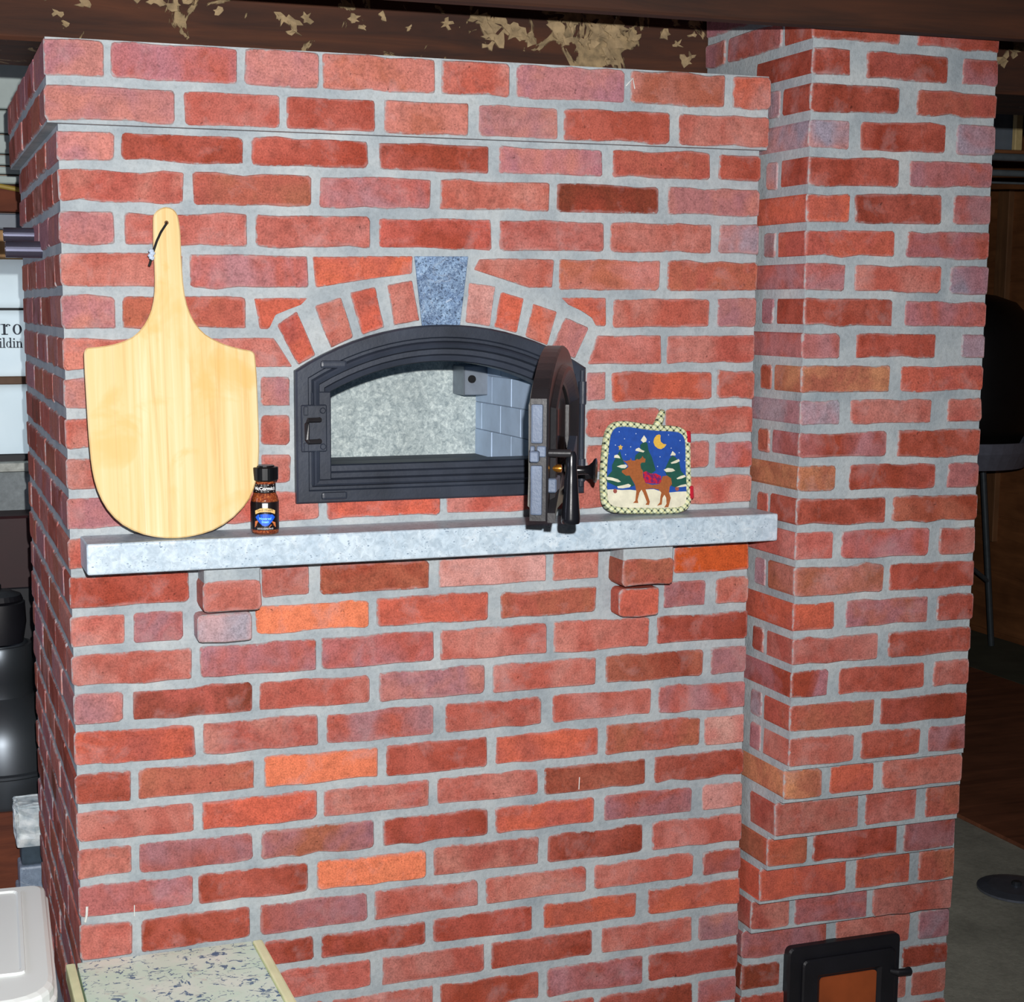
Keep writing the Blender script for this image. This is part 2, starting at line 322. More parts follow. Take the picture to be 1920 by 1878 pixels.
t2 = struct(obj('trim_2', box(nb(), (3.985, -1.5, FLOOR), (4.48, 4.55, FLOOR+0.010), 0.002), M_grey))
bm = nb(); box(bm, (4.5, -3.0, FLOOR), (4.6, 4.6, 1.0)); struct(obj('wall_right', bm, M_dark))
bm = nb(); box(bm, (1.25, 4.6, FLOOR), (4.6, 4.7, 1.0)); struct(obj('wall_far', bm, M_dark))
bm = nb(); box(bm, (-3.1, -3.0, FLOOR), (-3.0, 1.6, 1.0)); struct(obj('wall_left', bm, M_found))
bm = nb(); box(bm, (-3.1, -1.2, 0.56), (4.6, 4.7, 0.62)); struct(obj('ceiling', bm, M_dark))
# partition behind the oven: foundation, timber, planks and a window opening covered with white sheeting
wb = struct(obj('wall_back', box(nb(), (-3.0, 1.53, FLOOR), (1.25, 1.73, -0.829), 0.004), M_found))
obj('side_return', box(nb(), (1.13, 1.73, FLOOR), (1.25, 4.65, 1.0)), M_dark, wb)
obj('sill_edge', box(nb(), (-1.2, 1.500, -0.850), (1.1, 1.60, -0.826), 0.008, 2), plain('chalky_sill', (196, 200, 192), 0.9, var=0.25, scale=60, bump=0.6), wb)
obj('upper_panel', box(nb(), (-3.0, 1.545, -0.312), (1.25, 1.70, 0.56)), M_dark, wb)
obj('window_jamb', box(nb(), (-3.0, 1.54, -0.829), (-0.62, 1.70, -0.312)), M_stud, wb)
obj('window_jamb', box(nb(), (0.50, 1.54, -0.829), (1.25, 1.70, -0.312)), M_stud, wb)
for z0, z1 in ((0.057, 0.33), (-0.002, 0.053), (-0.052, -0.006), (-0.080, -0.056), (-0.102, -0.084), (-0.126, -0.106)):
    obj('plank', box(nb(), (-1.6, 1.505+random.uniform(0, 0.006), z0), (1.2, 1.545, z1), 0.003), M_white, wb)
obj('timber_rail', box(nb(), (-1.6, 1.49, -0.196), (1.2, 1.545, -0.130), 0.003), M_beam, wb)
obj('board', box(nb(), (-1.6, 1.50, -0.239), (1.2, 1.545, -0.199), 0.004), M_blue, wb)
obj('stud', box(nb(), (-0.6, 1.50, -0.312), (0.40, 1.545, -0.241), 0.003), M_stud, wb)
obj('post_strip', box(nb(), (4.465, 3.355, -1.50), (4.50, 3.435, 0.10), 0.003), wood('post_wood', (120, 82, 52), (150, 104, 66), (30, 30, 3)), bpy.data.objects['wall_right'])
for k in range(9):
    z = -1.92+k*0.27; obj('panel', box(nb(), (4.492, -2.9, z), (4.5, 4.55, z+0.264), 0.002), M_dark, bpy.data.objects['wall_right'])
# peeling beam over the oven, plain board in front of the chimney
def beam_material(name, flakes):
    t = NT(name); v = t.coords((2.0, 22, 22)); n = t.noise(v, 1.0, 6, 0.6, 0.8); o = t.coords()
    col = t.ramp(n, [(0.3, alb((36, 15, 6), 0.9) if flakes else alb((30, 13, 5), 0.9)), (0.7, alb((78, 40, 18), 0.9) if flakes else alb((66, 33, 14), 0.9))])
    col = t.mix(1.0, col, t.ramp(t.noise(o, 2.2, 4), [(0.3, 0.7), (0.7, 1.2)]), 'MULTIPLY')
    if flakes:
        sep = t.node('ShaderNodeSeparateXYZ'); t.link(o, sep.inputs[0])
        x = sep.outputs[0]
        g = t.math('SUBTRACT', 1.0, t.math('MULTIPLY', t.math('ABSOLUTE', t.math('SUBTRACT', x, 1.02)), 3.6), True)   # a worn zone on the beam
        fl_ = t.noise(o, 13, 5, 0.6, 1.2)
        thr = t.math('ADD', fl_, t.math('MULTIPLY', g, 0.13))
        mk = t.ramp(thr, [(0.615, 0), (0.640, 1)])
        pale = t.ramp(t.noise(o, 60, 4), [(0.3, alb((96, 82, 60), 0.9)), (0.7, alb((150, 128, 94), 0.9))])
        col = t.mix(mk, col, pale)
        t.bump(t.math('ADD', n, t.math('MULTIPLY', mk, 1.5)), 0.6, 0.004)
    else: t.bump(n, 0.4, 0.003)
    return t.done(col, 0.85)
M_peel = beam_material('peeling_paint_beam', True); M_joist = beam_material('brown_joist', False)
b1 = tag(obj('ceiling_beam', box(nb(), (-3.0, 0.25, 0.028), (4.5, 0.56, 0.56), 0.006), M_peel), 'brown ceiling beam with peeling pale paint running behind the chimney top', 'beam')
# loose paint flakes curling off that beam
def flake(x, z, s, seed):
    r = random.Random(seed); bm = nb(); k = r.randint(10, 13); pts = []
    for i in range(k):
        a = 2*math.pi*i/k+r.uniform(-.12, .12); q = s*r.choice((0.3, 0.5, 0.75, 1.0, 1.2)); pts.append((x+q*math.cos(a)*1.1, z+q*math.sin(a)*0.9))
    A = [bm.verts.new((px, 0.2492-r.uniform(0.0, 0.006), pz)) for px, pz in pts]; B = [bm.verts.new((px, 0.2512, pz)) for px, pz in pts]
    bm.faces.new(A); bm.faces.new(B[::-1])
    for i in range(k): bm.faces.new((A[i], A[(i+1) % k], B[(i+1) % k], B[i]))
    obj('paint_flake', bm, M_flake, b1)
M_flake = plain('pale_paint', (140, 120, 90), 0.9, var=0.35, scale=50, k=0.95)
FL = [(0.015, .108, .012), (0.03, .078, .010), (0.042, .060, .007), (0.075, .094, .013), (0.165, .112, .014), (0.205, .114, .020), (0.235, .103, .013), (0.262, .112, .012), (0.31, .098, .009),
      (0.43, .092, .016), (0.45, .082, .018), (0.475, .094, .012), (0.565, .098, .011), (0.58, .082, .008), (0.62, .106, .010), (0.67, .088, .007), (0.745, .10, .012), (0.805, .115, .018), (0.83, .10, .024), (0.845, .078, .020),
      (0.86, .108, .022), (0.885, .092, .020), (0.91, .082, .016), (0.83, .064, .012), (0.965, .10, .018), (0.985, .083, .014), (1.0, .108, .012), (1.04, .075, .016), (1.055, .10, .022), (1.085, .088, .024), (1.10, .112, .026), (1.075, .058, .018), (1.13, .096, .015),
      (1.20, .105, .012), (1.225, .088, .012), (1.245, .06, .016), (1.26, .108, .010), (1.95, .13, .02), (2.0, .10, .022), (2.04, .13, .02), (-0.03, .115, .010), (-0.05, .10, .008)]
for i, (x, z, s) in enumerate(FL):
    for j in range(2 if s > .014 else 1): flake(x+random.uniform(-.4, .4)*s*j*2, z+random.uniform(-.4, .4)*s*j*2, s*(0.95 if j == 0 else .7), i*7+j)
jb = tag(obj('ceiling_joist', box(nb(), (-3.2, -0.018, 0.0), (3.2, 0.018, 0.42), 0.004), M_joist), 'smooth brown joist across the top in front of the brick chimney', 'beam')
jb.location = (1.0, -0.186, 0.0545); jb.rotation_euler = (0, math.radians(-0.06), 0)

# ================================================================ BRICK OVEN
oven = thing('brick_oven', 'large red brick bake oven with grey mortar and arched iron door', 'oven', (0, 0, FLOOR))
def child(o):                               # parts are modelled in world metres, the thing's base is on the floor
    o.location = Vector(o.location)-Vector((0, 0, FLOOR)); return o
W = 1.280; DEP = 0.913
ARC_C = (0.656, -0.964); ARC_R = 0.506
def arch_outline(i, n=20):                  # door frame outline inset by i: bottom-left, bottom-right, then the arch right to left
    x0, x1, zb, R = 0.386+i, 0.926-i, -0.765+i, ARC_R-i
    a = math.asin(min(1, (x1-ARC_C[0])/R)); b = math.asin(max(-1, (x0-ARC_C[0])/R))
    pts = [(x0, zb), (x1, zb)]
    for k in range(n+1):
        t = a+(b-a)*k/n; pts.append((ARC_C[0]+R*math.sin(t), ARC_C[1]+R*math.cos(t)))
    return pts
MP = 0.0034
mb = nb()
hole = arch_outline(0.018)
box(mb, (MP, MP, FLOOR), (0.404, 0.10, -0.138)); box(mb, (0.908, MP, FLOOR), (W-MP, 0.10, -0.138)); box(mb, (0.404, MP, FLOOR), (0.908, 0.10, -0.747))
ap = hole[2:]
for (xa, za), (xb, zb) in zip(ap, ap[1:]): prism(mb, [(xb, zb), (xa, za), (xa, -0.138), (xb, -0.138)], MP, 0.10)
box(mb, (MP, 0.10, FLOOR), (0.10, DEP-MP, -0.138)); box(mb, (W-0.10, 0.10, FLOOR), (W-MP, DEP-MP, -0.138)); box(mb, (0.10, DEP-0.10, FLOOR), (W-0.10, DEP-MP, -0.138))
box(mb, (-0.018+MP, -0.018+MP, -0.138), (1.2858-MP, DEP+0.018-MP, -0.006))
child(obj('mortar', mb, MORTAR, oven))
def bed(k, u): a, b = BED[k-2]; return (a+(b-a)*u/W)/1e4
def zrow(k, u):
    t = bed(k-1, u)-(0.013 if k == 3 else HJ); b = bed(k, u)+HJ; return b, t
def ovb(*a, **k): return child(rect_brick(oven, *a, **k))
HALF = {}
for line in ROWS.split('/'):
    k, rest = line.split('|'); k = int(k)
    for j, t in enumerate(rest.split(',')):
        a, b, c = t.split(); u0, u1 = int(a)/1e3, int(b)/1e3
        if j == 0: HALF[k] = u1 < 0.13
        d = 0.20 if (u1-u0 < 0.13 and (j == 0 or u1 > 1.27)) else 0.095
        z0l, z1l = zrow(k, u0); z0r, z1r = zrow(k, u1); e = lambda: random.uniform(-0.0016, 0.0016)
        ovb(u0, u1, z0l+e(), z0r+e(), z1l+e(), z1r+e(), 0.0, c, depth=d)
zl_ = bed(28, 0)
# corbelled crown: two courses standing 18 mm proud
CR = {1: (-0.0655, -0.008, [(-18, 76, 'pm'), (87, 292, 'rm'), (305, 430, 'p'), (436, 635, 'pb'), (646, 770, 'r'), (784, 991, 'p'), (1003, 1191, 'bp'), (1207, 1286, 'op')]),
      2: (-0.1345, -0.0795, [(-18, 188, 'mp'), (203, 363, 'pr'), (373, 528, 'dr'), (543, 696, 'bp'), (714, 864, 'pm'), (874, 1082, 'rd'), (1100, 1286, 'r')])}
for k, (zb, zt, L) in CR.items():
    for j, (a, b, c) in enumerate(L):
        d = 0.20 if (b-a < 100 and j in (0, len(L)-1)) else 0.095
        ovb(a/1e3, b/1e3, zb, zb, zt, zt, -0.018, c, depth=d)
# left flank
def flank(k, zb, zt, face, y0, half, mk, codes='rmrdmrDb', turn=-90, y1=DEP, full=0.200, jo=0.0125):
    y = y0+(0.2125 if half else 0.1075)
    while y < y1-0.03:
        e = min(y+full+random.uniform(-0.006, 0.004), y1); mk(y, e, zb, zb, zt, zt, face, wcode(codes), turn=turn); y = e+jo
for k in range(3, 28):
    zb, zt = zrow(k, 0); flank(k, zb, zt, 0.0, 0.0, HALF[k], ovb)
flank(1, -0.0655, -0.008, -0.018, -0.018, True, ovb, y1=DEP+.018); flank(2, -0.1345, -0.0795, -0.018, -0.018, False, ovb, y1=DEP+.018)
# arch bricks, cut bricks round the arch, keystone (front elevation, millimetres)
ARCHB = [([(358, -458), (393, -435), (425, -511), (394, -527)], 'ro'), ([(424, -426), (470, -411), (493, -479), (452, -498)], 'rp'), ([(486, -403), (532, -393), (549, -463), (508, -476)], 'ro'), ([(553, -390), (599, -381), (613, -451), (566, -460)], 'pr'),
         ([(704, -384), (756, -390), (745, -462), (697, -455)], 'pP'), ([(765, -400), (810, -411), (796, -475), (751, -463)], 'or'), ([(826, -420), (874, -435), (855, -497), (811, -480)], 'op'), ([(889, -445), (936, -464), (909, -521), (862, -501)], 'pm'),
         ([(421, -342), (601, -339), (599, -370), (426, -395)], 'ro'), ([(723, -343), (867, -342), (864, -393), (817, -393), (713, -362)], 'rp'), ([(318, -413), (413, -412), (352, -443), (343, -466), (327, -466)], 'or'), ([(880, -410), (970, -409), (971, -462), (951, -462), (942, -446)], 'o'),
         ([(217, -480), (353, -480), (385, -530), (216, -530)], 'r'), ([(953, -478), (1082, -478), (1084, -531), (935, -531)], 'r')]
for pts, c in ARCHB:
    P = [(x/1e3, z/1e3) for x, z in pts]; cx = sum(p[0] for p in P)/len(P); cz = sum(p[1] for p in P)/len(P)
    child(brick(oven, [(x-cx, z-cz) for x, z in P], (cx, 0, cz), c, 0.06, rad=(0.002, 0.004), rough=0.0008))
def soapstone(name, lo, mid, hi, band=0.0):
    t = NT(name); v = t.coords(); n = t.noise(v, 16, 5, 0.6, 1.0)
    col = t.ramp(n, [(0.25, alb(mid)), (0.6, alb(hi))])
    pit = t.node('ShaderNodeTexVoronoi'); pit.inputs['Scale'].default_value = 130; pit.inputs['Randomness'].default_value = 1.0
    t.link(t.coords((1, 1, 1.9)), pit.inputs['Vector'])
    d = t.math('ADD', pit.outputs['Distance'], t.math('MULTIPLY', t.noise(v, 60, 3), 0.9))
    col = t.mix(t.ramp(d, [(0.53, 1), (0.62, 0)]), col, alb(lo))
    vein = t.ramp(t.math('ABSOLUTE', t.math('SUBTRACT', t.noise(v, 11, 4, 0.5, 2.0), 0.5)), [(0.0, 1), (0.02, 0)]); col = t.mix(t.math('MULTIPLY', vein, 0.35), col, alb((238, 244, 248)))
    mot = t.noise(v, 75, 5, 0.7, 0.8); col = t.mix(t.ramp(mot, [(0.42, 0), (0.62, 0.6)]), col, alb(tuple(min(255, int(q*0.86)) for q in mid)))
    if band:
        mp = t.coords((1, 1, 1)); t.n[mp.node.name].inputs['Rotation'].default_value = (0, math.radians(42), 0)
        m2 = t.node('ShaderNodeMapping'); m2.inputs['Scale'].default_value = (9, 20, 34); t.link(mp, m2.inputs['Vector'])
        col = t.mix(t.ramp(t.noise(m2.outputs[0], 1.0, 4, 0.6, 0.5), [(0.46, 0), (0.60, band)]), col, alb((82, 104, 138)))
        spk = t.noise(v, 260, 3, 0.75, 0.8); col = t.mix(t.ramp(spk, [(0.54, 0), (0.60, 0.85)]), col, alb((46, 60, 84)))
        col = t.mix(t.ramp(spk, [(0.36, 0.8), (0.42, 0)]), col, alb((184, 208, 232)))
    t.bump(n, 0.1, 0.001); return t.done(col, 0.42, 0, 0.4)
M_soap = soapstone('honed_soapstone', (126, 146, 168), (184, 206, 224), (216, 232, 244))
M_key = soapstone('veined_soapstone', (44, 60, 86), (112, 142, 186), (160, 190, 222), 0.6)
bm = nb(); prism(bm, [(0.603, -0.340), (0.617, -0.461), (0.687, -0.461), (0.702, -0.339)], -0.001, 0.09); bmesh.ops.bevel(bm, geom=bm.edges[:], offset=0.001, segments=1, affect='EDGES')
ks = child(obj('keystone', bm, M_key, oven)); ks['label'] = 'blue-grey veined soapstone keystone'
# four header bricks stepping out under the shelf, with mortar beds
BRK = [(0.2135, 0.3125, -0.9375, -0.884, -0.06, 'r'), (0.2068, 0.3010, -0.9945, -0.945, -0.036, 'GP'), (0.9845, 1.0886, -0.9345, -0.884, -0.06, 'rb'), (0.9900, 1.0720, -0.9965, -0.944, -0.036, 'ro')]
for a, b, zb, zt, f, c in BRK: ovb(a, b, zb, zb, zt, zt, f, c, depth=0.12, proud=0, rad=(0.006, 0.010))
for a, b, f in ((0.2155, 0.3115, -0.058), (0.9865, 1.0875, -0.058)): child(obj('mortar_bed', box(nb(), (a, f, -0.893), (b, 0.02, -0.857), 0.003), MORTAR, oven))

# firing chamber seen through the opening
M_refr = NT('grey_refractory'); v = M_refr.coords(); n_ = M_refr.noise(v, 110, 5, 0.75, 0.6); n2_ = M_refr.noise(v, 9, 4)
c_ = M_refr.ramp(n_, [(0.30, alb((104, 116, 120), .66)), (0.52, alb((150, 160, 160), .66)), (0.72, alb((192, 200, 196), .66))]); c_ = M_refr.mix(1.0, c_, M_refr.ramp(n2_, [(0.3, .85), (0.7, 1.1)]), 'MULTIPLY'); M_refr.bump(n_, 0.5, 0.002)
M_refr = M_refr.done(c_, 0.95)
M_fire = plain('pale_blue_grey_firebrick', (150, 168, 190), 0.9, var=0.10, scale=18, bump=0.3, k=.62); M_fire2 = plain('firebrick_joint', (120, 132, 146), 0.9, k=.8)
M_hearth = plain('dark_hearth', (64, 70, 78), 0.8, var=0.25, scale=30, bump=0.3, k=.9)
child(obj('chamber_back', box(nb(), (0.40, 0.432, -0.76), (0.90, 0.46, -0.46)), M_refr, oven))
cs = child(obj('chamber_side', box(nb(), (0.874, 0.06, -0.76), (0.90, 0.432, -0.46)), M_fire2, oven))
for r in range(5):
    zb = -0.733+r*0.056; y = 0.065+(0.0 if r % 2 else -0.06)
    while y < 0.43:
        a, b = max(y, 0.065), min(y+0.108, 0.431)
        if b-a > 0.02: obj('firebrick', box(nb(), (0.8715+random.uniform(0, .001), a, zb), (0.88, b, zb+0.0545), 0.0012), M_fire, cs)
        y += 0.1095
child(obj('chamber_side', box(nb(), (0.404, 0.06, -0.76), (0.43, 0.432, -0.46)), M_fire, oven))
child(obj('hearth', box(nb(), (0.404, 0.055, -0.76), (0.90, 0.44, -0.730)), M_hearth, oven))
child(obj('chamber_roof', box(nb(), (0.404, 0.10, -0.49), (0.90, 0.44, -0.46)), M_fire, oven))
fp = child(obj('flue_plate', box(nb(), (0.822, 0.36, -0.605), (0.876, 0.432, -0.545), 0.002), plain('grey_steel', (130, 138, 148), 0.45, 0.6, k=.9), oven))
bm = nb(); lathe(bm, [(0.008, 0.356), (0.008, 0.361)], (0.838, 0, -0.572), 14, 'Y'); obj('plate_hole', bm, plain('black_void', (12, 12, 14), 0.9), fp)
bm = nb()
for i in range(26):
    x = 0.46+i*0.0155; box(bm, (x, 0.052, -0.7115), (x+0.013, 0.060+random.uniform(0, .006), -0.7105+random.uniform(0.0004, 0.0035)))
a_ = child(obj('ash_crumbs', bm, plain('white_ash', (214, 220, 224), 0.95, k=1), oven)); a_['kind'] = 'stuff'

# cast iron door frame
def iron(name, c, rough=0.42, bump=0.25, sc=120):
    t = NT(name); v = t.coords(); n = t.noise(v, sc, 4, 0.6); a = alb(c, 1.0)
    t.bump(n, bump, 0.0012); return t.done(t.ramp(t.noise(v, 14, 4), [(0.3, tuple(x*0.75 for x in a)), (0.7, tuple(x*1.3 for x in a))]), rough, 0.0, 0.45)
M_iron = iron('black_cast_iron', (44, 50, 62)); M_iron2 = iron('dark_cast_iron', (34, 33, 36), 0.38); M_edge = iron('grey_cast_edge', (92, 104, 124), 0.5, 0.6, 260)
prof = [(0.0, 0.006), (0.0, -0.010), (0.003, -0.0135), (0.021, -0.0135), (0.0235, -0.009), (0.028, -0.009), (0.031, -0.017), (0.034, -0.019), (0.040, -0.017), (0.043, -0.008), (0.051, -0.008), (0.054, -0.002), (0.063, 0.0), (0.065, 0.006), (0.065, 0.058)]
bm = nb(); loft(bm, [[(x, y, z) for x, z in arch_outline(i)] for i, y in prof])
fr = child(obj('door_frame', bm, M_iron, oven)); fr['label'] = 'arched black cast iron frame'
obj('frame_pad', box(nb(), (0.413, -0.0125, -0.735), (0.448, -0.006, -0.572), 0.002), M_iron, fr)
lp = obj('latch_plate', box(nb(), (0.3935, -0.019, -0.675), (0.439, -0.010, -0.594), 0.002), M_iron, fr)
bm = nb(); tube(bm, [(0.425, -0.018, -0.619), (0.424, -0.030, -0.619), (0.402, -0.034, -0.619), (0.400, -0.034, -0.625), (0.400, -0.034, -0.652), (0.402, -0.034, -0.656), (0.424, -0.030, -0.656), (0.425, -0.018, -0.656)], 0.0042, 8); obj('latch_loop', bm, M_iron2, fr)
for z in (-0.604, -0.666):
    bm = nb(); lathe(bm, [(0.004, -0.0225), (0.0055, -0.021), (0.0055, -0.018)], (0.431, 0, z), 10, 'Y'); obj('screw', bm, M_iron, fr)
    obj('lug', box(nb(), (0.397, -0.0235, z-0.0075), (0.405, -0.018, z+0.0075), 0.001), M_iron, fr)
for x, z in ((0.455, -0.525), (0.455, -0.752)): obj('corner_scroll', box(nb(), (x-0.026, -0.020, z-0.007), (x+0.020, -0.010, z+0.006), 0.004, 2), M_iron, fr)
bm = nb()
for z0, z1 in ((-0.56, -0.60), (-0.70, -0.74)): lathe(bm, [(0.0075, z0), (0.0075, z1)], (0.912, -0.028, 0), 12)
lathe(bm, [(0.0045, -0.54), (0.0045, -0.75)], (0.912, -0.028, 0), 10); obj('hinge', bm, M_iron, fr, smooth=False)
# the door leaf, modelled shut and swung open 61 degrees about its hinge
PHI = 61
def leaf_outline(i, n=18):
    x0, x1, zb = -0.440+i, -0.012-i, -0.755+i; cx = -0.226; R = 0.34-i; cz = -0.490-0.34
    a = math.asin((x1-cx)/R); pts = [(x0, zb), (x1, zb)]
    for k in range(n+1):
        t = a-2*a*k/n; pts.append((cx+R*math.sin(t), cz+R*math.cos(t)))
    return pts
bm = nb()
lp_ = [(0.0, 0.028), (0.0, 0.003), (0.003, 0.0), (0.030, 0.0), (0.034, -0.008), (0.040, -0.010), (0.046, -0.006), (0.058, 0.004), (0.062, 0.006), (0.062, 0.022), (0.048, 0.024), (0.040, 0.028), (0.0, 0.028)]
loft(bm, [[(x, y, z) for x, z in leaf_outline(i)] for i, y in lp_])
door = child(obj('oven_door', bm, M_iron2, oven)); door.location = Vector(door.location)+Vector((0.900, -0.030, 0)); door.rotation_euler = (0, 0, math.radians(PHI)); door['label'] = 'thick arched iron door swung open towards the camera'
g_ = NT('smoked_glass'); M_glass = g_.done((0.05, 0.03, 0.025), 0.08); g_.b.inputs['Transmission Weight'].default_value = 0.55
bm = nb(); prism(bm, leaf_outline(0.061), 0.009, 0.013); obj('glass_pane', bm, M_glass, door)
bm = nb(); tube(bm, [(x, 0.029, z) for x, z in leaf_outline(0.022)], 0.005, 6, True); obj('rope_gasket', bm, plain('grey_rope', (120, 120, 116), 0.95, bump=0.6, scale=300), door)
M_rust = plain('rusty_edge', (176, 96, 66), 0.8, 0, 0.2, 60, k=1.1)
bm = nb(); box(bm, (-0.3795, -0.004, -0.690), (-0.374, 0.006, -0.575)); obj('rust_streak', bm, M_rust, door)
for za, zb in ((-0.634, -0.574), (-0.745, -0.668)):
    obj('edge_pad', box(nb(), (-0.449, 0.008, za), (-0.439, 0.026, zb), 0.003, 2), M_edge, door)
for a in ((-0.449, 0.020, -0.655), (-0.447, 0.003, -0.655)):
    obj('edge_lug', box(nb(), a, (-0.439, a[1]+(0.007 if a[1] > .01 else .014), -0.638), 0.0015), M_edge, door)
bm = nb(); tube(bm, [(-0.428, 0.030, -0.652), (-0.428, 0.0, -0.650), (-0.428, -0.034, -0.650)], 0.0065, 10); obj('latch_bar', bm, M_iron2, door, smooth=True)
obj('latch_tongue', box(nb(), (-0.462, 0.012, -0.662), (-0.44, 0.026, -0.645), 0.002), M_edge, door)
bm = nb(); lathe(bm, [(0.006, -0.648), (0.009, -0.655), (0.0085, -0.672), (0.0105, -0.690), (0.0110, -0.700), (0.0135, -0.735), (0.0150, -0.752), (0.0150, -0.757), (0.0135, -0.760)], (-0.420, -0.034, 0), 18); obj('handle', bm, iron('polished_black', (20, 21, 26), 0.22, 0.05), door, smooth=True)
bm = nb(); prism(bm, [(-0.440, -0.757), (-0.440, -0.742), (-0.345, -0.690), (-0.345, -0.700)], -0.012, 0.0); obj('handle_brace', bm, M_iron2, door)
obj('handle_bracket', box(nb(), (-0.428, -0.012, -0.712), (-0.37, 0.002, -0.690), 0.002), M_edge, door)
bm = nb(); lathe(bm, [(0.0025, -0.018), (0.006, -0.017), (0.0066, -0.012), (0.005, -0.006), (0.0035, 0.0)], (-0.404, 0, -0.676), 12, 'Y'); obj('brass_screw', bm, plain('brass', (220, 150, 60), 0.25, 0.9, k=1.0), door, smooth=True)
bm = nb(); prism(bm, [(-0.20, -0.742), (-0.20, -0.690), (-0.12, -0.648), (-0.10, -0.650), (-0.12, -0.735)], -0.012, 0.0); obj('air_plate', bm, M_iron, door)
bm = nb(); lathe(bm, [(0.011, -0.008), (0.0085, -0.018), (0.0075, -0.030), (0.009, -0.038), (0.014, -0.044), (0.0205, -0.048), (0.0215, -0.051), (0.019, -0.052), (0.004, -0.050)], (-0.165, 0, -0.703), 20, 'Y'); obj('air_knob', bm, iron('knob_black', (22, 22, 26), 0.25, 0.05), door, smooth=True)
# two black pipe stubs leaving the left flank
M_pipe = plain('glossy_black_steel', (96, 98, 116), 0.24, 0.8, 0.1, 20, k=.8)
for y, z, r, x0 in ((0.545, -0.2915, 0.0135, -0.056), (0.392, -0.3245, 0.0155, -0.062)):
    bm = nb(); lathe(bm, [(r*0.8, x0+0.02), (r*0.84, x0), (r, x0), (r, 0.03)], (0, y, z), 24, 'X'); child(obj('vent_pipe', bm, M_pipe, oven, smooth=False))['label'] = 'glossy black pipe stub'

# pale mortar drips and splinters stuck on the bricks
M_drip = plain('white_mortar_drip', (226, 228, 224), 0.9, k=1.1)
for pth, r in (([(0.0095, -0.001, -1.475), (0.012, -0.004, -1.462), (0.0135, -0.001, -1.448)], 0.0022), ([(0.992, -0.019, -0.036), (1.000, -0.030, -0.024), (1.009, -0.019, -0.040)], 0.0011), ([(0.093, -0.001, -1.475), (0.0935, -0.002, -1.455)], 0.0009), ([(0.9285, -0.001, -1.330), (0.929, -0.002, -1.306)], 0.0009)):
    bm = nb(); tube(bm, pth, r, 6); child(obj('mortar_drip', bm, M_drip, oven, smooth=True))

# soapstone shelf
sh = nb(); box(sh, (0.0195, -0.100, -0.857), (1.2805, 0.003, -0.806), 0.0045, 3)
tag(obj('stone_shelf', sh, M_soap), 'long pale grey soapstone shelf slab on brick brackets below the oven door', 'shelf')

# ================================================================ CHIMNEY
chim = thing('brick_chimney', 'narrow red brick chimney standing right of the bake oven, stepped at its base', 'chimney', (1.284, -0.15, FLOOR))
def cch(o): o.location = Vector(o.location)-Vector((1.284, -0.15, FLOOR)); return o
def chb(*a, **k): return cch(rect_brick(chim, *a, **k))
XL, CB = 1.2885, 0.247
YR = {k: -0.150 for k in range(-3, 23)}; YR.update({23: -0.133, 24: -0.107, 25: -0.083, 26: -0.058, 27: -0.030}); YR.update({k: 0.0 for k in range(28, 36)})
XR = {k: 1.683 for k in range(-3, 23)}; XR.update({23: 1.692, 24: 1.708, 25: 1.720, 26: 1.742, 27: 1.761}); XR.update({k: 1.778 for k in range(28, 36)})
def cbed(k, u):
    if k < 1: a, b = CBED[0]; return (a+(b-a)*(u-XL)/0.4)/1e4+0.0605*(1-k)
    if k > 29: a, b = CBED[28]; return (a+(b-a)*(u-XL)/0.4)/1e4-0.0655*(k-29)
    a, b = CBED[k-1]; return (a+(b-a)*(u-XL)/0.4)/1e4
rows_c = {}
for line in CHIM.split('/'):
    k, y, rest = line.split('|'); rows_c[int(k)] = [(int(t.split()[0])/1e3, int(t.split()[1])/1e3, t.split()[2]) for t in rest.split(',')]
for k in (0, -1, -2, -3): rows_c[k] = [(1.284, 1.372, 'd'), (1.388, 1.58, 'd'), (1.596, 1.683, 'r')] if k % 2 == 0 else [(1.284, 1.476, 'd'), (1.49, 1.683, 'd')]
rows_c[31] = [(1.284, 1.38, 'dr'), (1.662, 1.778, 'rd')]; rows_c[32] = [(1.284, 1.38, 'r'), (1.662, 1.778, 'r')]
mb = nb()
for k in range(-3, 33):
    zt = max(cbed(k-1, XL), cbed(k-1, 1.68)); zb = min(cbed(k, XL), cbed(k, 1.68)); zb = max(zb, FLOOR)
    if k in (23, 24, 25, 26, 27): box(mb, (XL+MP, YR[k]+MP, cbed(k, XL)), (XR[k]-MP, CB-MP, cbed(k-1, XL)))
box(mb, (XL+MP, -0.150+MP, cbed(22, XL)), (1.683-MP, CB-MP, 0.35)); box(mb, (XL+MP, MP, FLOOR), (1.778-MP, CB-MP, cbed(27, XL)))
cch(obj('mortar', mb, MORTAR, chim))
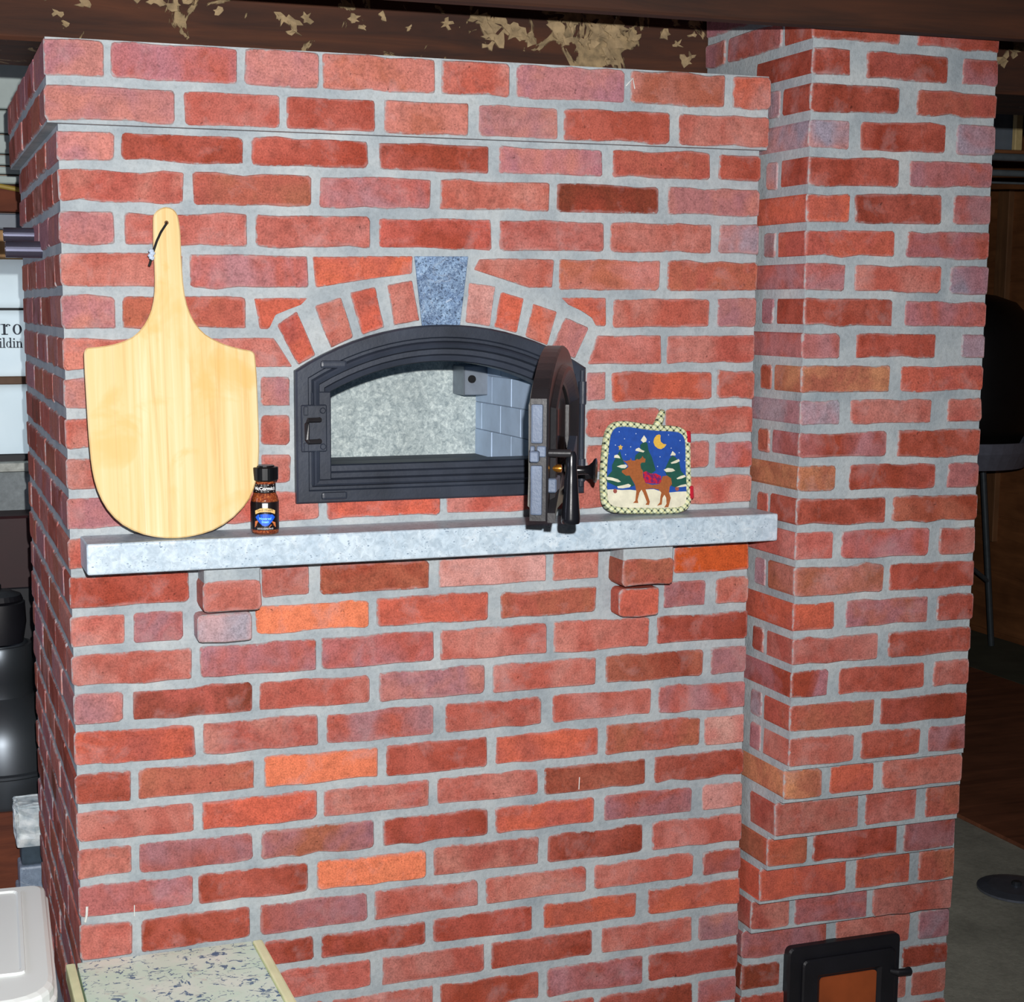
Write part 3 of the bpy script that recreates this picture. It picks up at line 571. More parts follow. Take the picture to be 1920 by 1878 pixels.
for k, L in rows_c.items():
    n = len(L)
    for j, (a, b, c) in enumerate(L):
        if j == 0: a = XL+random.uniform(0, .002)
        if j == n-1: b = XR[k]+random.uniform(-.002, .002)
        end = (j == 0 or j == n-1)
        d = 0.195 if (end and b-a < 0.13) else 0.095
        h = HJ*0.92; z0l, z0r, z1l, z1r = cbed(k, a)+h, cbed(k, b)+h, cbed(k-1, a)-h, cbed(k-1, b)-h
        if z0l < FLOOR: z0l = z0r = FLOOR+0.004
        if z1l-z0l < 0.02: continue
        chb(a, b, z0l, z0r, z1l, z1r, YR[k], c, depth=d, rough=0.0016)
    if k > 31: continue
    zb, zt = cbed(k, XL)+HJ, cbed(k-1, XL)-HJ; y1 = -0.002 if k > 1 else CB
    if YR[k] < -0.02: flank(k, zb, zt, XL, YR[k], L[0][1]-L[0][0] < 0.13, chb, codes='mmrGdG', y1=y1, full=0.195)
    zb, zt = cbed(k, 1.68)+HJ, cbed(k-1, 1.68)-HJ
    flank(k, zb, zt, XR[k], YR[k], L[-1][1]-L[-1][0] < 0.13, chb, codes='rmdr', turn=90, y1=CB, full=0.195)
# iron clean-out door at its foot
M_black = iron('matt_black_door', (20, 20, 26), 0.5, 0.1)
bm = nb()
def rr(i, x0=1.386, x1=1.648, z0=-1.925, z1=-1.701, r=0.014): return round_poly([(x0+i, z0+i), (x1-i, z0+i), (x1-i, z1-i), (x0+i, z1-i)], max(r-i*0.4, 0.003), 4)
loft(bm, [[(x, y, z) for x, z in rr(i)] for i, y in ((0, 0.004), (0, -0.014), (0.003, -0.018), (0.03, -0.018), (0.032, -0.012), (0.060, -0.010))], cap1=True)
cd = cch(obj('cleanout_door', bm, M_black, chim)); cd['label'] = 'black iron clean-out door with a rust-brown glow painted on its panel'
bm = nb(); loft(bm, [[(x, y, z) for x, z in rr(i, 1.414, 1.632, -1.905, -1.727, 0.012)] for i, y in ((0, -0.014), (0, -0.024), (0.003, -0.027), (0.034, -0.027), (0.040, -0.020), (0.042, -0.016))], cap1=True); obj('door_leaf', bm, M_black, cd)
bm = nb(); prism(bm, rr(0, 1.458, 1.592, -1.865, -1.771, 0.010), -0.019, -0.0165); obj('panel', bm, plain('warm_glow_brown', (150, 72, 34), 0.5, var=0.2, scale=12, k=1.0), cd)  # warm glow on the door glass, put into the panel's flat brown
bm = nb(); tube(bm, [(1.622, -0.024, -1.776), (1.632, -0.036, -1.776), (1.648, -0.038, -1.776), (1.658, -0.036, -1.776)], [0.006, 0.0075, 0.0075, 0.009], 10); obj('latch_knob', bm, M_black, cd, smooth=True)
# ================================================================ THINGS ON THE SHELF
ST = -0.806
# pizza peel
peel = thing('pizza_peel', 'pale wooden pizza peel leaning upright against the bricks on the shelf', 'peel', (0.1497, -0.085, -0.8014), rot=(-math.asin(0.1243), 0, 0))
PO = [(0, 528), (11, 537), (21, 540), (33, 537), (40, 527), (43, 503), (43, 459), (44, 415), (48, 380), (60, 350), (77, 330), (108, 314), (139, 306), (153, 304), (159, 299), (161, 265), (161, 212), (161, 159), (159, 120), (154, 88), (142, 57), (114, 27), (78, 6), (33, -3), (0, -3), (-36, 4), (-70, 21), (-94, 48), (-108, 79), (-115, 114), (-118, 165), (-119, 217), (-120, 268), (-120, 303), (-116, 310), (-101, 311), (-71, 315), (-41, 326), (-21, 346), (-8, 372), (-2, 402), (-1, 441), (-2, 485)]
PO = round_poly([(x/1e3, z/1e3) for x, z in PO], 0.02, 2)
t = NT('laminated_pine'); v = t.coords(); sep = t.node('ShaderNodeSeparateXYZ'); t.link(v, sep.inputs[0])
strip = t.math('FLOOR', t.math('MULTIPLY', t.math('ADD', sep.outputs[0], 0.2), 24.0)); wn = t.node('ShaderNodeTexWhiteNoise', noise_dimensions='1D'); t.link(strip, wn.inputs['W'])
gr = t.noise(t.coords((75, 75, 2.2)), 1.0, 5, 0.6, 0.5); st = t.noise(v, 10, 4, 0.55, 0.6)
c_ = t.ramp(gr, [(0.28, alb((214, 172, 104), 1.25)), (0.45, alb((240, 210, 150), 1.25)), (0.7, alb((252, 232, 188), 1.25))])
c_ = t.mix(t.math('MULTIPLY', wn.outputs[0], 0.5), c_, alb((236, 196, 126), 1.25)); c_ = t.mix(t.ramp(st, [(0.53, 0), (0.64, 0.55)]), c_, alb((232, 186, 100), 1.25))
glue = t.ramp(t.math('ABSOLUTE', t.math('SUBTRACT', t.math('FRACT', t.math('MULTIPLY', t.math('ADD', sep.outputs[0], 0.2), 24.0)), 0.5)), [(0.475, 1.0), (0.5, 0.90)]); c_ = t.mix(1.0, c_, glue, 'MULTIPLY')
M_pine = t.done(c_, 0.55, 0, 0.3)
bm = nb(); i1 = inset(PO, 0.0022)
loft(bm, [[(x, 0.0, z) for x, z in i1], [(x, 0.0022, z) for x, z in PO], [(x, 0.0100, z) for x, z in PO], [(x, 0.0120, z) for x, z in i1]], cap0=True, cap1=True)
obj('board', bm, M_pine, peel)
bm = nb(); lathe(bm, [(0.0035, -0.0004), (0.0035, 0.002)], (0.0205, 0, 0.5135), 12, 'Y'); obj('cord_hole', bm, plain('hole_brown', (110, 76, 44), 0.9), peel)
M_cord = plain('black_cord', (10, 10, 12), 0.8)
bm = nb(); tube(bm, [(0.0205, 0.001, 0.5135), (0.019, -0.003, 0.510), (0.010, -0.004, 0.497), (0.003, -0.004, 0.483), (-0.001, -0.004, 0.472), (-0.005, -0.004, 0.462), (-0.009, -0.004, 0.447), (-0.011, -0.003, 0.442)], 0.0021, 7); cd_ = obj('hanging_cord', bm, M_cord, peel)
bm = nb()
for i in range(4): lathe(bm, [(0.0015, -0.004), (0.0048, -0.001), (0.0045, 0.001), (0.0015, 0.004)], (-0.0055-0.0006*i+(0.0012 if i % 2 else -0.0012), -0.004, 0.4665-i*0.0038), 8)
obj('tape_wrap', bm, plain('pale_blue_tape', (196, 212, 232), 0.7), cd_)
# spice jar
jar = thing('spice_jar', 'small glass spice jar with black cap and dark label beside the peel', 'jar', (0.319, -0.064, ST))
t = NT('red_spice'); v = t.coords(); n = t.noise(v, 320, 3, 0.7)
M_spice = t.done(t.ramp(n, [(0.25, alb((70, 20, 10), .9)), (0.45, alb((160, 66, 26), .9)), (0.6, alb((206, 110, 50), .9)), (0.75, alb((240, 190, 120), .9))]), 0.7)
gl = NT('clear_glass'); M_clear = gl.done((1, 1, 1), 0.03); gl.b.inputs['Transmission Weight'].default_value = 1.0; gl.b.inputs['IOR'].default_value = 1.45
M_cap = iron('black_plastic', (16, 17, 20), 0.3, 0.0); M_lab = plain('near_black_label', (26, 20, 22), 0.35, var=0.05)
bm = nb(); lathe(bm, [(0.0195, 0.0), (0.0222, 0.002), (0.0228, 0.006), (0.0228, 0.056), (0.0215, 0.063), (0.0185, 0.0695), (0.0178, 0.073), (0.0178, 0.092)], n=32); obj('glass_body', bm, M_clear, jar, smooth=True)
bm = nb(); lathe(bm, [(0.0185, 0.002), (0.0212, 0.004), (0.0216, 0.007), (0.0216, 0.055), (0.0203, 0.062), (0.0172, 0.0685), (0.0165, 0.073), (0.0165, 0.089)], n=32); obj('spice_fill', bm, M_spice, jar, smooth=True)
bm = nb(); lathe(bm, [(0.0215, 0.0905), (0.0226, 0.092), (0.0226, 0.1115), (0.0216, 0.1130), (0.0165, 0.1135), (0.016, 0.1155), (0.0005, 0.1158)], n=32); obj('cap', bm, M_cap, jar)
lab = obj('label', lathe(nb(), [(0.02305, 0.0085), (0.02325, 0.0087), (0.02325, 0.0553), (0.02305, 0.0555)], n=40, caps=False), M_lab, jar)
band = obj('neck_band', lathe(nb(), [(0.01800, 0.0700), (0.01815, 0.0702), (0.01815, 0.0848), (0.01800, 0.0850)], n=40, caps=False), M_lab, jar)
FACE = math.atan2(-2.6491+0.064, -0.237-0.319)                # the label looks at the viewer's side of the room
def wrap_pts(bm, R, yoff=0.0):
    for vtx in bm.verts:
        x, z = vtx.co.x, vtx.co.z; a = FACE+x/R; r = R+(-vtx.co.y)
        vtx.co = Vector((r*math.cos(a), r*math.sin(a), z))
def decal(name, pts, R, lift, mat, parent):                   # printed shape on the jar: x along the label (m), z up
    bm = nb(); f = bm.faces.new([bm.verts.new((x, -lift, z)) for x, z in pts])
    bmesh.ops.triangulate(bm, faces=[f]); bmesh.ops.subdivide_edges(bm, edges=[e for e in bm.edges if e.calc_length() > 0.003], cuts=2)
    wrap_pts(bm, R); return obj(name, bm, mat, parent)
def text_mesh(txt, size, spacing=1.0, shear=0.0, bold=0.0):
    cu = bpy.data.curves.new('letters', 'FONT'); cu.body = txt; cu.size = size; cu.align_x = 'CENTER'; cu.space_character = spacing; cu.shear = shear; cu.offset = bold; cu.resolution_u = 3
    o = bpy.data.objects.new('letters', cu); C.objects.link(o); bpy.context.view_layer.update()
    me = bpy.data.meshes.new_from_object(o.evaluated_get(bpy.context.evaluated_depsgraph_get())); bpy.data.objects.remove(o); bpy.data.curves.remove(cu); return me
def jar_text(name, txt, size, z, R, mat, parent, **k):
    bm = nb(); bm.from_mesh(text_mesh(txt, size, **k))
    for vv in bm.verts: x, y = vv.co.x, vv.co.y; vv.co = Vector((x, -0.00035, y+z))
    wrap_pts(bm, R); return obj(name, bm, mat, parent)
M_wl = plain('white_print', (244, 246, 250), 0.5, var=0.02, k=1.0); M_tan = plain('tan_print', (232, 190, 120), 0.5, var=0.05, k=1.0); M_bl = plain('blue_print', (24, 92, 214), 0.5, var=0.1, k=1.0); M_lb = plain('light_blue_print', (120, 200, 244), 0.5, var=0.05, k=1.0); M_or = plain('orange_print', (206, 116, 64), 0.5, var=0.3, scale=400, k=1.0)
jar_text('brand_lettering', 'McCormick', 0.0082, 0.0752, 0.01815, M_wl, band, bold=0.0002)
for z in (0.0722, 0.0832): decal('band_rule', [(-0.017, z), (0.017, z), (0.017, z+0.0007), (-0.017, z+0.0007)], 0.01815, 0.0003, M_wl, band)
decal('scene_print', [(-0.0195, 0.013), (0.0195, 0.013), (0.0185, 0.021), (0.010, 0.024), (-0.010, 0.026), (-0.0185, 0.023)], 0.02325, 0.0002, M_or, lab)
decal('blue_diamond', [(-0.0175, 0.0300), (-0.011, 0.0220), (-0.005, 0.0165), (0, 0.0150), (0.005, 0.0165), (0.011, 0.0220), (0.0175, 0.0300), (0.013, 0.0345), (0.0, 0.0360), (-0.013, 0.0345)], 0.02325, 0.00035, M_bl, lab)
decal('banner', [(-0.0175, 0.0350), (-0.009, 0.0385), (0, 0.0395), (0.009, 0.0385), (0.0175, 0.0350), (0.0182, 0.0410), (0.009, 0.0450), (0, 0.0460), (-0.009, 0.0450), (-0.0182, 0.0410)], 0.02325, 0.00035, M_tan, lab)
decal('crest', [(-0.0045, 0.046), (0.0045, 0.046), (0.0045, 0.0535), (-0.0045, 0.0535)], 0.02325, 0.00035, M_wl, lab)
jar_text('banner_lettering', 'Grill Mates', 0.0062, 0.0402, 0.0236, M_lab, lab)
jar_text('diamond_lettering', 'Montreal', 0.0056, 0.0262, 0.0236, M_lb, lab, bold=0.0002); jar_text('diamond_lettering', 'Steak', 0.0056, 0.0208, 0.0236, M_lb, lab, bold=0.0002)
jar_text('foot_lettering', 'SEASONING', 0.0040, 0.0098, 0.0236, M_wl, lab, spacing=1.35)
# pot holder
pot = thing('potholder', 'quilted square potholder printed with a brown moose under a moon', 'potholder', (1.0386, -0.047, -0.8050), rot=(-math.asin(0.157), 0, 0))
def pd(k): a = PAD[k]; return [(a[i]/2000, a[i+1]/2000) for i in range(0, len(a), 2)]
outl = round_poly(pd('pad'), 0.02, 2); picl = inset(outl, 0.0105)
def cloth(name, c, **k): return plain(name, c, 0.95, 0, k.pop('var', 0.14), k.pop('scale', 220), bump=0.35, **k)
def plaid():
    t = NT('cream_green_plaid'); v = t.coords(); sep = t.node('ShaderNodeSeparateXYZ'); t.link(v, sep.inputs[0])
    a = t.math('ADD', sep.outputs[0], sep.outputs[2]); b = t.math('SUBTRACT', sep.outputs[0], sep.outputs[2])
    def stripe(s, k, th): return t.math('GREATER_THAN', t.math('FRACT', t.math('MULTIPLY', s, k)), th)
    sa, sb = stripe(a, 75, 0.68), stripe(b, 75, 0.68)
    c = t.mix(t.math('MULTIPLY', sa, 0.55), alb((232, 236, 198)), alb((70, 110, 70))); c = t.mix(t.math('MULTIPLY', sb, 0.55), c, alb((60, 96, 74)))
    c = t.mix(t.math('MULTIPLY', t.math('MULTIPLY', sa, sb), 0.9), c, alb((14, 22, 20)))
    c = t.mix(t.math('MULTIPLY', stripe(t.math('ADD', a, 0.006), 75, 0.86), 0.5), c, alb((236, 222, 120)))
    return t.done(c, 0.95)
M_plaid = plaid()
bm = nb(); loft(bm, [[(x, -0.0042, z) for x, z in inset(outl, 0.012)], [(x, -0.0042, z) for x, z in picl], [(x, 0.0060, z) for x, z in picl]], cap0=True, cap1=True); pad = obj('quilted_pad', bm, cloth('night_blue_print', (30, 78, 168), scale=90), pot)
bm = nb(); loft(bm, [[(x, y, z) for x, z in inset(outl, i)] for i, y in ((0.0115, -0.0040), (0.0100, -0.0062), (0.0060, -0.0074), (0.0020, -0.0060), (0.0002, -0.0020), (0.0002, 0.0035), (0.003, 0.007), (0.010, 0.0072))]); bd = obj('plaid_binding', bm, M_plaid, pot, smooth=True)
M_redb = cloth('red_binding_patch', (196, 22, 48))
for z0, z1 in ((0.130, 0.152), (0.026, 0.050)): obj('red_patch', box(nb(), (0.0838, -0.0084, z0), (0.0925, 0.003, z1), 0.002), M_redb, bd)
bm = nb(); lp2 = [(0.026, -0.001, 0.162), (0.030, -0.004, 0.171), (0.0335, -0.005, 0.180), (0.0375, -0.005, 0.188), (0.0385, -0.003, 0.1895), (0.0365, 0.002, 0.182), (0.0325, 0.004, 0.172), (0.030, 0.004, 0.162)]
tube(bm, lp2, [0.0082, 0.0078, 0.0072, 0.0064, 0.0058, 0.0064, 0.007, 0.007], 8); obj('hanging_loop', bm, M_plaid, pot, smooth=True)
def applique(name, pts, lift, mat):
    bm = nb(); f = bm.faces.new([bm.verts.new((x, -0.0042-lift, z)) for x, z in pts]); g = bmesh.ops.extrude_face_region(bm, geom=[f])
    for e in g['geom']:
        if isinstance(e, bmesh.types.BMVert): e.co.y = -0.0040
    bmesh.ops.triangulate(bm, faces=[x for x in bm.faces if len(x.verts) > 4]); return obj(name, bm, mat, pad)
M_snow = cloth('snow_print', (232, 228, 204), var=0.16, scale=60); M_tree = cloth('tree_print', (24, 84, 72), scale=80)
applique('snow_ground_print', pd('ground'), 0.0003, M_snow)
for k in ('treeA', 'treeB', 'treeC'): applique('fir_tree_print', pd(k), 0.00045, M_tree)
for k in range(1, 12): applique('snow_patch_print', pd('s%d' % k), 0.0007, M_snow)
applique('moon_print', pd('moon'), 0.0005, cloth('moon_yellow', (232, 186, 74))); applique('star_print', pd('star'), 0.0007, cloth('star_yellow', (228, 186, 84)))
mo = applique('moose_print', pd('moose'), 0.0009, cloth('moose_brown', (166, 94, 48)))
M_red = NT('red_blanket'); vv_ = M_red.coords(); M_red = M_red.done(M_red.ramp(M_red.noise(vv_, 160, 2, 0.5), [(0.42, alb((204, 24, 50))), (0.58, alb((110, 30, 100)))]), 0.95)
applique('blanket_print', pd('blanket'), 0.0013, M_red)
D_ = [-104, 307, -84, 281, -122, 259, -61, 251, -83, 223, 15, 267, 95, 291, 141, 269, 103, 242, 135, 224, 56, 211, 44, 176, 157, 194, -150, 228, -37, 299, 6, 314]
bm = nb()
for i in range(0, len(D_), 2):
    x, z = D_[i]/2000, D_[i+1]/2000; f = bm.faces.new([bm.verts.new((x+0.0011*math.cos(a*math.pi/3), -0.0047, z+0.0011*math.sin(a*math.pi/3))) for a in range(6)])
q = obj('snowflake_dots', bm, cloth('dot_white', (190, 206, 236)), pad); q['kind'] = 'stuff'
for x, z in ((-0.066, 0.0455), (0.0595, 0.0455)):
    applique('foot_bush_print', [(x+0.004*math.cos(a*math.pi/4), z+0.0042*math.sin(a*math.pi/4)) for a in range(8)], 0.0006, cloth('dull_red_print', (158, 84, 74)))

# ================================================================ FOREGROUND: painted bench and white tub
t = NT('chipped_cream_paint'); v = t.coords()
n1 = t.noise(v, 62, 5, 0.62, 0.9); n2 = t.noise(t.coords((1, 2.2, 1)), 34, 5, 0.6, 1.4); n3 = t.noise(v, 24, 4, 0.6, 0.5)
c_ = t.ramp(t.noise(v, 14, 4), [(0.3, alb((176, 204, 188), .68)), (0.7, alb((198, 220, 200), .68))])
c_ = t.mix(t.ramp(n3, [(0.60, 0), (0.70, 0.5)]), c_, alb((184, 178, 172), .8))
c_ = t.mix(t.ramp(n1, [(0.585, 0), (0.615, 1)]), c_, alb((78, 112, 144), .85)); c_ = t.mix(t.ramp(n2, [(0.60, 0), (0.63, 1)]), c_, alb((92, 124, 150), .9))
t.bump(n1, 0.3, 0.001); M_chip = t.done(c_, 0.5)
M_cream = plain('cream_edge_paint', (206, 214, 172), 0.5, var=0.10, scale=20, bump=0.1, k=.74)
TZ = -1.545; TF = -0.62
bench = thing('painted_bench', 'low cream painted bench with chipped speckled top against the oven', 'bench', (0.15, -0.30, FLOOR))
def bch(o): o.location = Vector(o.location)-Vector((0.15, -0.30, FLOOR)); return o
bch(obj('top_panel', box(nb(), (-0.0065, TF+0.02, TZ-0.02), (0.297, -0.006, TZ), 0.001), M_chip, bench))
for a, b in ((-0.026, -0.0095), (0.2985, 0.3165)): bch(obj('edge_strip', box(nb(), (a, TF, TZ-0.03), (b, -0.005, TZ+0.001), 0.004, 2), M_cream, bench))
bch(obj('edge_strip', box(nb(), (-0.0095, TF, TZ-0.03), (0.2985, TF+0.018, TZ+0.001), 0.004, 2), M_cream, bench))
for x in (-0.02, 0.275):
    for y in (TF+0.01, -0.05): bch(obj('leg', box(nb(), (x, y, FLOOR), (x+0.035, y+0.035, TZ-0.022), 0.003), M_cream, bench))
for y in (TF+0.02, -0.042): bch(obj('apron', box(nb(), (0.015, y, TZ-0.08), (0.275, y+0.018, TZ-0.02), 0.002), M_cream, bench))
M_tub = plain('white_plastic', (238, 244, 244), 0.35, var=0.03, scale=8, k=1.0); 
t = NT('scuffed_white_plastic'); v = t.coords(); M_lid = t.done(t.mix(t.ramp(t.noise(v, 26, 5, 0.6, 0.8), [(0.70, 0), (0.78, 0.7)]), alb((240, 246, 244), 1.12), alb((170, 120, 100))), 0.35)
tub = thing('plastic_tub', 'white plastic lidded tub standing on the floor left of the bench', 'tub', (-0.26, -0.22, FLOOR), rot=(0, 0, math.radians(-2.6)))
TL = -1.395-FLOOR
def tp(i, dz=0): return round_poly([(-0.20+i, -0.245+i), (0.198-i, -0.245+i), (0.198-i, 0.226-i), (-0.20+i, 0.226-i)], [0.10, 0.075, 0.022, 0.022], 6)
bm = nb(); loft(bm, [[(x, y, z) for x, y in tp(i)] for i, z in ((0.045, 0.0), (0.040, 0.004), (0.014, TL-0.030), (0.008, TL-0.026))], cap0=True); obj('tub_body', bm, M_tub, tub, smooth=False)
bm = nb(); loft(bm, [[(x, y, z) for x, y in tp(i)] for i, z in ((0.012, TL-0.034), (0.004, TL-0.034), (0.0, TL-0.031), (0.0, TL-0.022), (0.004, TL-0.019), (0.004, TL-0.008), (0.006, TL-0.003), (0.012, TL))], cap1=True); obj('lid', bm, M_lid, tub)
bm = nb(); loft(bm, [[(x, y, z) for x, y in round_poly([(-0.155+i, -0.150+i), (0.155-i, -0.150+i), (0.155-i, 0.195-i), (-0.155+i, 0.195-i)], 0.012, 3)] for i, z in ((0, TL-0.001), (0.001, TL+0.004), (0.006, TL+0.004), (0.009, TL+0.0008))], cap1=True); obj('lid_panel', bm, M_lid, tub)

# ================================================================ LEFT BACKGROUND
M_rough = plain('split_soapstone', (168, 190, 202), 0.9, var=0.5, scale=34, bump=1.0, k=.66); M_saw = soapstone('sawn_soapstone', (104, 122, 146), (138, 156, 178), (160, 178, 198))
SB = [(-0.050, 0.16, 0.945, 1.022, -1.657, -1.556, 'r', 'pale rough-split soapstone block on top of the stone stack'), (-0.040, 0.15, 0.955, 1.022, -1.702, -1.657, 'd', 'dark filler piece painted as the shaded gap in the stone stack'),
      (-0.046, 0.16, 0.945, 1.022, -1.757, -1.702, 's', 'smooth sawn grey soapstone block low in the stone stack'), (-0.052, 0.17, 0.94, 1.025, FLOOR, -1.757, 's', 'large soapstone block on the floor under the stone stack')]
M_gapshade = plain('stack_gap_shade', (60, 76, 88), 0.9, var=0.4, scale=24, bump=0.6)  # shade of the gap in the stack, painted onto a filler block
for x0, x1, y0, y1, z0, z1, kk, lab_ in SB:
    bm = nb(); box(bm, (x0, y0, z0), (x1, y1, z1), 0.006, 2)
    if kk == 'r':
        bmesh.ops.subdivide_edges(bm, edges=bm.edges[:], cuts=5, use_grid_fill=True); r_ = random.Random(3)
        for vv in bm.verts:
            if vv.co.z > z0+0.01: vv.co += Vector((r_.uniform(-.004, .004), r_.uniform(-.009, .004), r_.uniform(-.003, .003)))
    tag(obj('soapstone_block', bm, {'r': M_rough, 'd': M_gapshade, 's': M_saw}[kk]), lab_, 'stone', 'stacked soapstone blocks')
M_steel = plain('stainless_steel', (88, 94, 100), 0.38, 0.8, 0.08, 8, k=.9)
ves = thing('steel_vessel', 'stainless steel vessel with a narrow neck standing behind the oven corner', 'can', (-0.065, 1.2, -1.60))
bm = nb(); lathe(bm, [(0.060, 0), (0.150, 0), (0.152, 0.01), (0.152, 0.072), (0.158, 0.076), (0.158, 0.082), (0.150, 0.086), (0.145, 0.15), (0.125, 0.20), (0.095, 0.235), (0.080, 0.25)], n=40); obj('body', bm, M_steel, ves, smooth=True)
bm = nb(); lathe(bm, [(0.080, 0.25), (0.080, 0.29), (0.0815, 0.292), (0.0815, 0.366), (0.079, 0.371), (0.072, 0.371), (0.070, 0.30)], n=40); obj('neck', bm, M_steel, ves, smooth=True)
bm = nb(); box(bm, (-0.30, 1.035, FLOOR), (0.12, 1.38, -1.60), 0.006); tag(obj('wooden_crate', bm, M_beam), 'brown wooden crate on the floor under the steel vessel', 'crate')
pt = thing('black_pot', 'round black pot set on top of the steel vessel', 'pot', (-0.062, 1.2, -1.229))
bm = nb(); lathe(bm, [(0.04, 0), (0.058, 0.004), (0.066, 0.05), (0.064, 0.10), (0.055, 0.105)], n=28); obj('body', bm, M_black, pt, smooth=True)
bm = nb(); lathe(bm, [(0.060, 0.106), (0.055, 0.118), (0.030, 0.128), (0.010, 0.131), (0.010, 0.142), (0.001, 0.144)], n=28); obj('lid', bm, M_black, pt)
M_maroon = plain('maroon_paint', (44, 6, 12), 0.6, var=0.2, scale=10, k=1.0)
cb = thing('maroon_cabinet', 'dark maroon cabinet standing against the foundation wall', 'cabinet', (-0.15, 1.45, FLOOR))
obj('body', box(nb(), (-0.40, -0.055, 0.0), (0.46, 0.075, 1.0), 0.006), M_maroon, cb); obj('door', box(nb(), (-0.38, -0.063, 0.06), (0.44, -0.055, 0.82), 0.003), plain('navy_black_paint', (12, 13, 20), 0.6, k=1.0), cb)
# white sheeting over the window, with its print
sheet = thing('white_sheeting', 'white printed sheeting stapled over the window opening behind the oven', 'sheeting', (-0.05, 1.56, -0.829))
t = NT('white_wrap'); v = t.coords(); n = t.noise(v, 6, 3, 0.5, 0.5); t.bump(n, 0.5, 0.02); M_wrap = t.done(t.ramp(n, [(0.3, (0.60, 0.74, 0.80)), (0.7, (0.76, 0.88, 0.92))]), 0.6)
tr_ = t.node('ShaderNodeBsdfTranslucent'); tr_.inputs[0].default_value = (0.8, 0.9, 0.95, 1); ms = t.node('ShaderNodeMixShader'); ms.inputs[0].default_value = 0.35
t.link(t.b.outputs[0], ms.inputs[1]); t.link(tr_.outputs[0], ms.inputs[2]); t.link(ms.outputs[0], t.out.inputs[0])
M_bar = plain('brown_batten', (112, 84, 64), 0.7); M_bk = plain('black_strip', (26, 28, 34), 0.6)
def crinkle(z0, z1):
    bm = nb(); nx, nz = 30, 8; r_ = random.Random(int(z0*1000)); g = [[bm.verts.new((-0.57+1.12*i/nx, -0.004+r_.uniform(-.003, .003)+.003*math.sin(i*.9+j*.7), z0+(z1-z0)*j/nz)) for j in range(nz+1)] for i in range(nx+1)]
    for i in range(nx):
        for j in range(nz): bm.faces.new((g[i][j], g[i+1][j], g[i+1][j+1], g[i][j+1]))
    return obj('sheet', bm, M_wrap, sheet, smooth=True)
Z0 = -0.829
for a, b in ((-0.808, -0.628), (-0.608, -0.440), (-0.434, -0.312)): s_ = crinkle(a-Z0, b-Z0)
for a, b, m_, d in ((-0.829, -0.808, M_bk, 0.012), (-0.628, -0.608, M_bar, 0.025), (-0.440, -0.434, M_bk, 0.012)): obj('batten', box(nb(), (-0.57, -d, a-Z0), (0.55, 0.02, b-Z0), 0.002), m_, sheet)
M_ink = plain('dark_grey_print', (52, 62, 76), 0.7, k=1.0)
SERIF = {'t': ([('b', .30, 0.06, .48, .98), ('b', .08, .62, .80, .70)], [(.56, .16, .20, .13, 200, 340)], .82), 'r': ([('b', .20, .0, .38, .70), ('b', .05, 0, .56, .06), ('b', .05, .64, .38, .70)], [(.60, .50, .22, .20, 30, 170)], .86),
         'o': ([], [(.45, .35, .36, .35, 0, 360)], .90), 'i': ([('b', .16, 0, .34, .70), ('b', .03, 0, .47, .06), ('b', .03, .64, .34, .70), ('b', .15, .86, .35, 1.02)], [], .50), 'l': ([('b', .16, 0, .34, 1.08), ('b', .03, 0, .47, .06), ('b', .03, 1.02, .34, 1.08)], [], .50),
         'd': ([('b', .62, 0, .80, 1.08), ('b', .49, 1.02, .80, 1.08), ('b', .62, 0, .94, .06)], [(.42, .35, .34, .35, 40, 320)], .98), 'n': ([('b', .16, 0, .34, .70), ('b', .03, 0, .47, .06), ('b', .03, .64, .34, .70), ('b', .70, 0, .88, .46), ('b', .57, 0, 1.0, .06)], [(.60, .44, .26, .26, 0, 150)], 1.04)}
def serif_text(txt, size, xr, zb, sq):                      # letters with thick stems, hairlines and slab feet
    bm = nb(); w_ = sum(SERIF[c][2] for c in txt); x = -w_*size
    for c in txt:
        bars, arcs, adv = SERIF[c]
        for _, a, b_, c2, d_ in bars: box(bm, (x+a*size+xr+0.05, -0.016, zb-Z0+b_*size), (x+c2*size+xr+0.05, -0.006, zb-Z0+d_*size))
        for cx, cz, rx, rz, a0, a1 in arcs:
            n = 18; L = []
            for i in range(n+1):
                a = math.radians(a0+(a1-a0)*i/n); th = 0.035+0.07*abs(math.cos(a)); L.append(((cx+rx*math.cos(a), cz+rz*math.sin(a)), (cx+(rx-th*1.6)*math.cos(a), cz+(rz-th*1.1)*math.sin(a))))
            for (o0, i0), (o1, i1) in zip(L, L[1:]): prism(bm, [(x+q[0]*size+xr+0.05, zb-Z0+q[1]*size) for q in (o0, o1, i1, i0)], -0.016, -0.006)
        x += adv*size
    for v in bm.verts: v.co.x = (xr+0.05)+(v.co.x-(xr+0.05))*sq
    obj('printed_lettering', bm, M_ink, sheet)
serif_text('tro', 0.039, 0.041, -0.502, .80); serif_text('ildin', 0.0235, 0.040, -0.535, .72)
bm = nb(); tube(bm, [(-1.0, 1.487, -0.07), (-0.4, 1.478, -0.095), (-0.1, 1.48, -0.118), (0.0, 1.482, -0.135), (0.2, 1.482, -0.17), (0.6, 1.485, -0.19)], 0.006, 8); tag(obj('yellow_hose', bm, plain('yellow_hose', (178, 150, 62), 0.6), smooth=True), 'thin yellow hose draped along the timber wall behind the oven', 'hose')

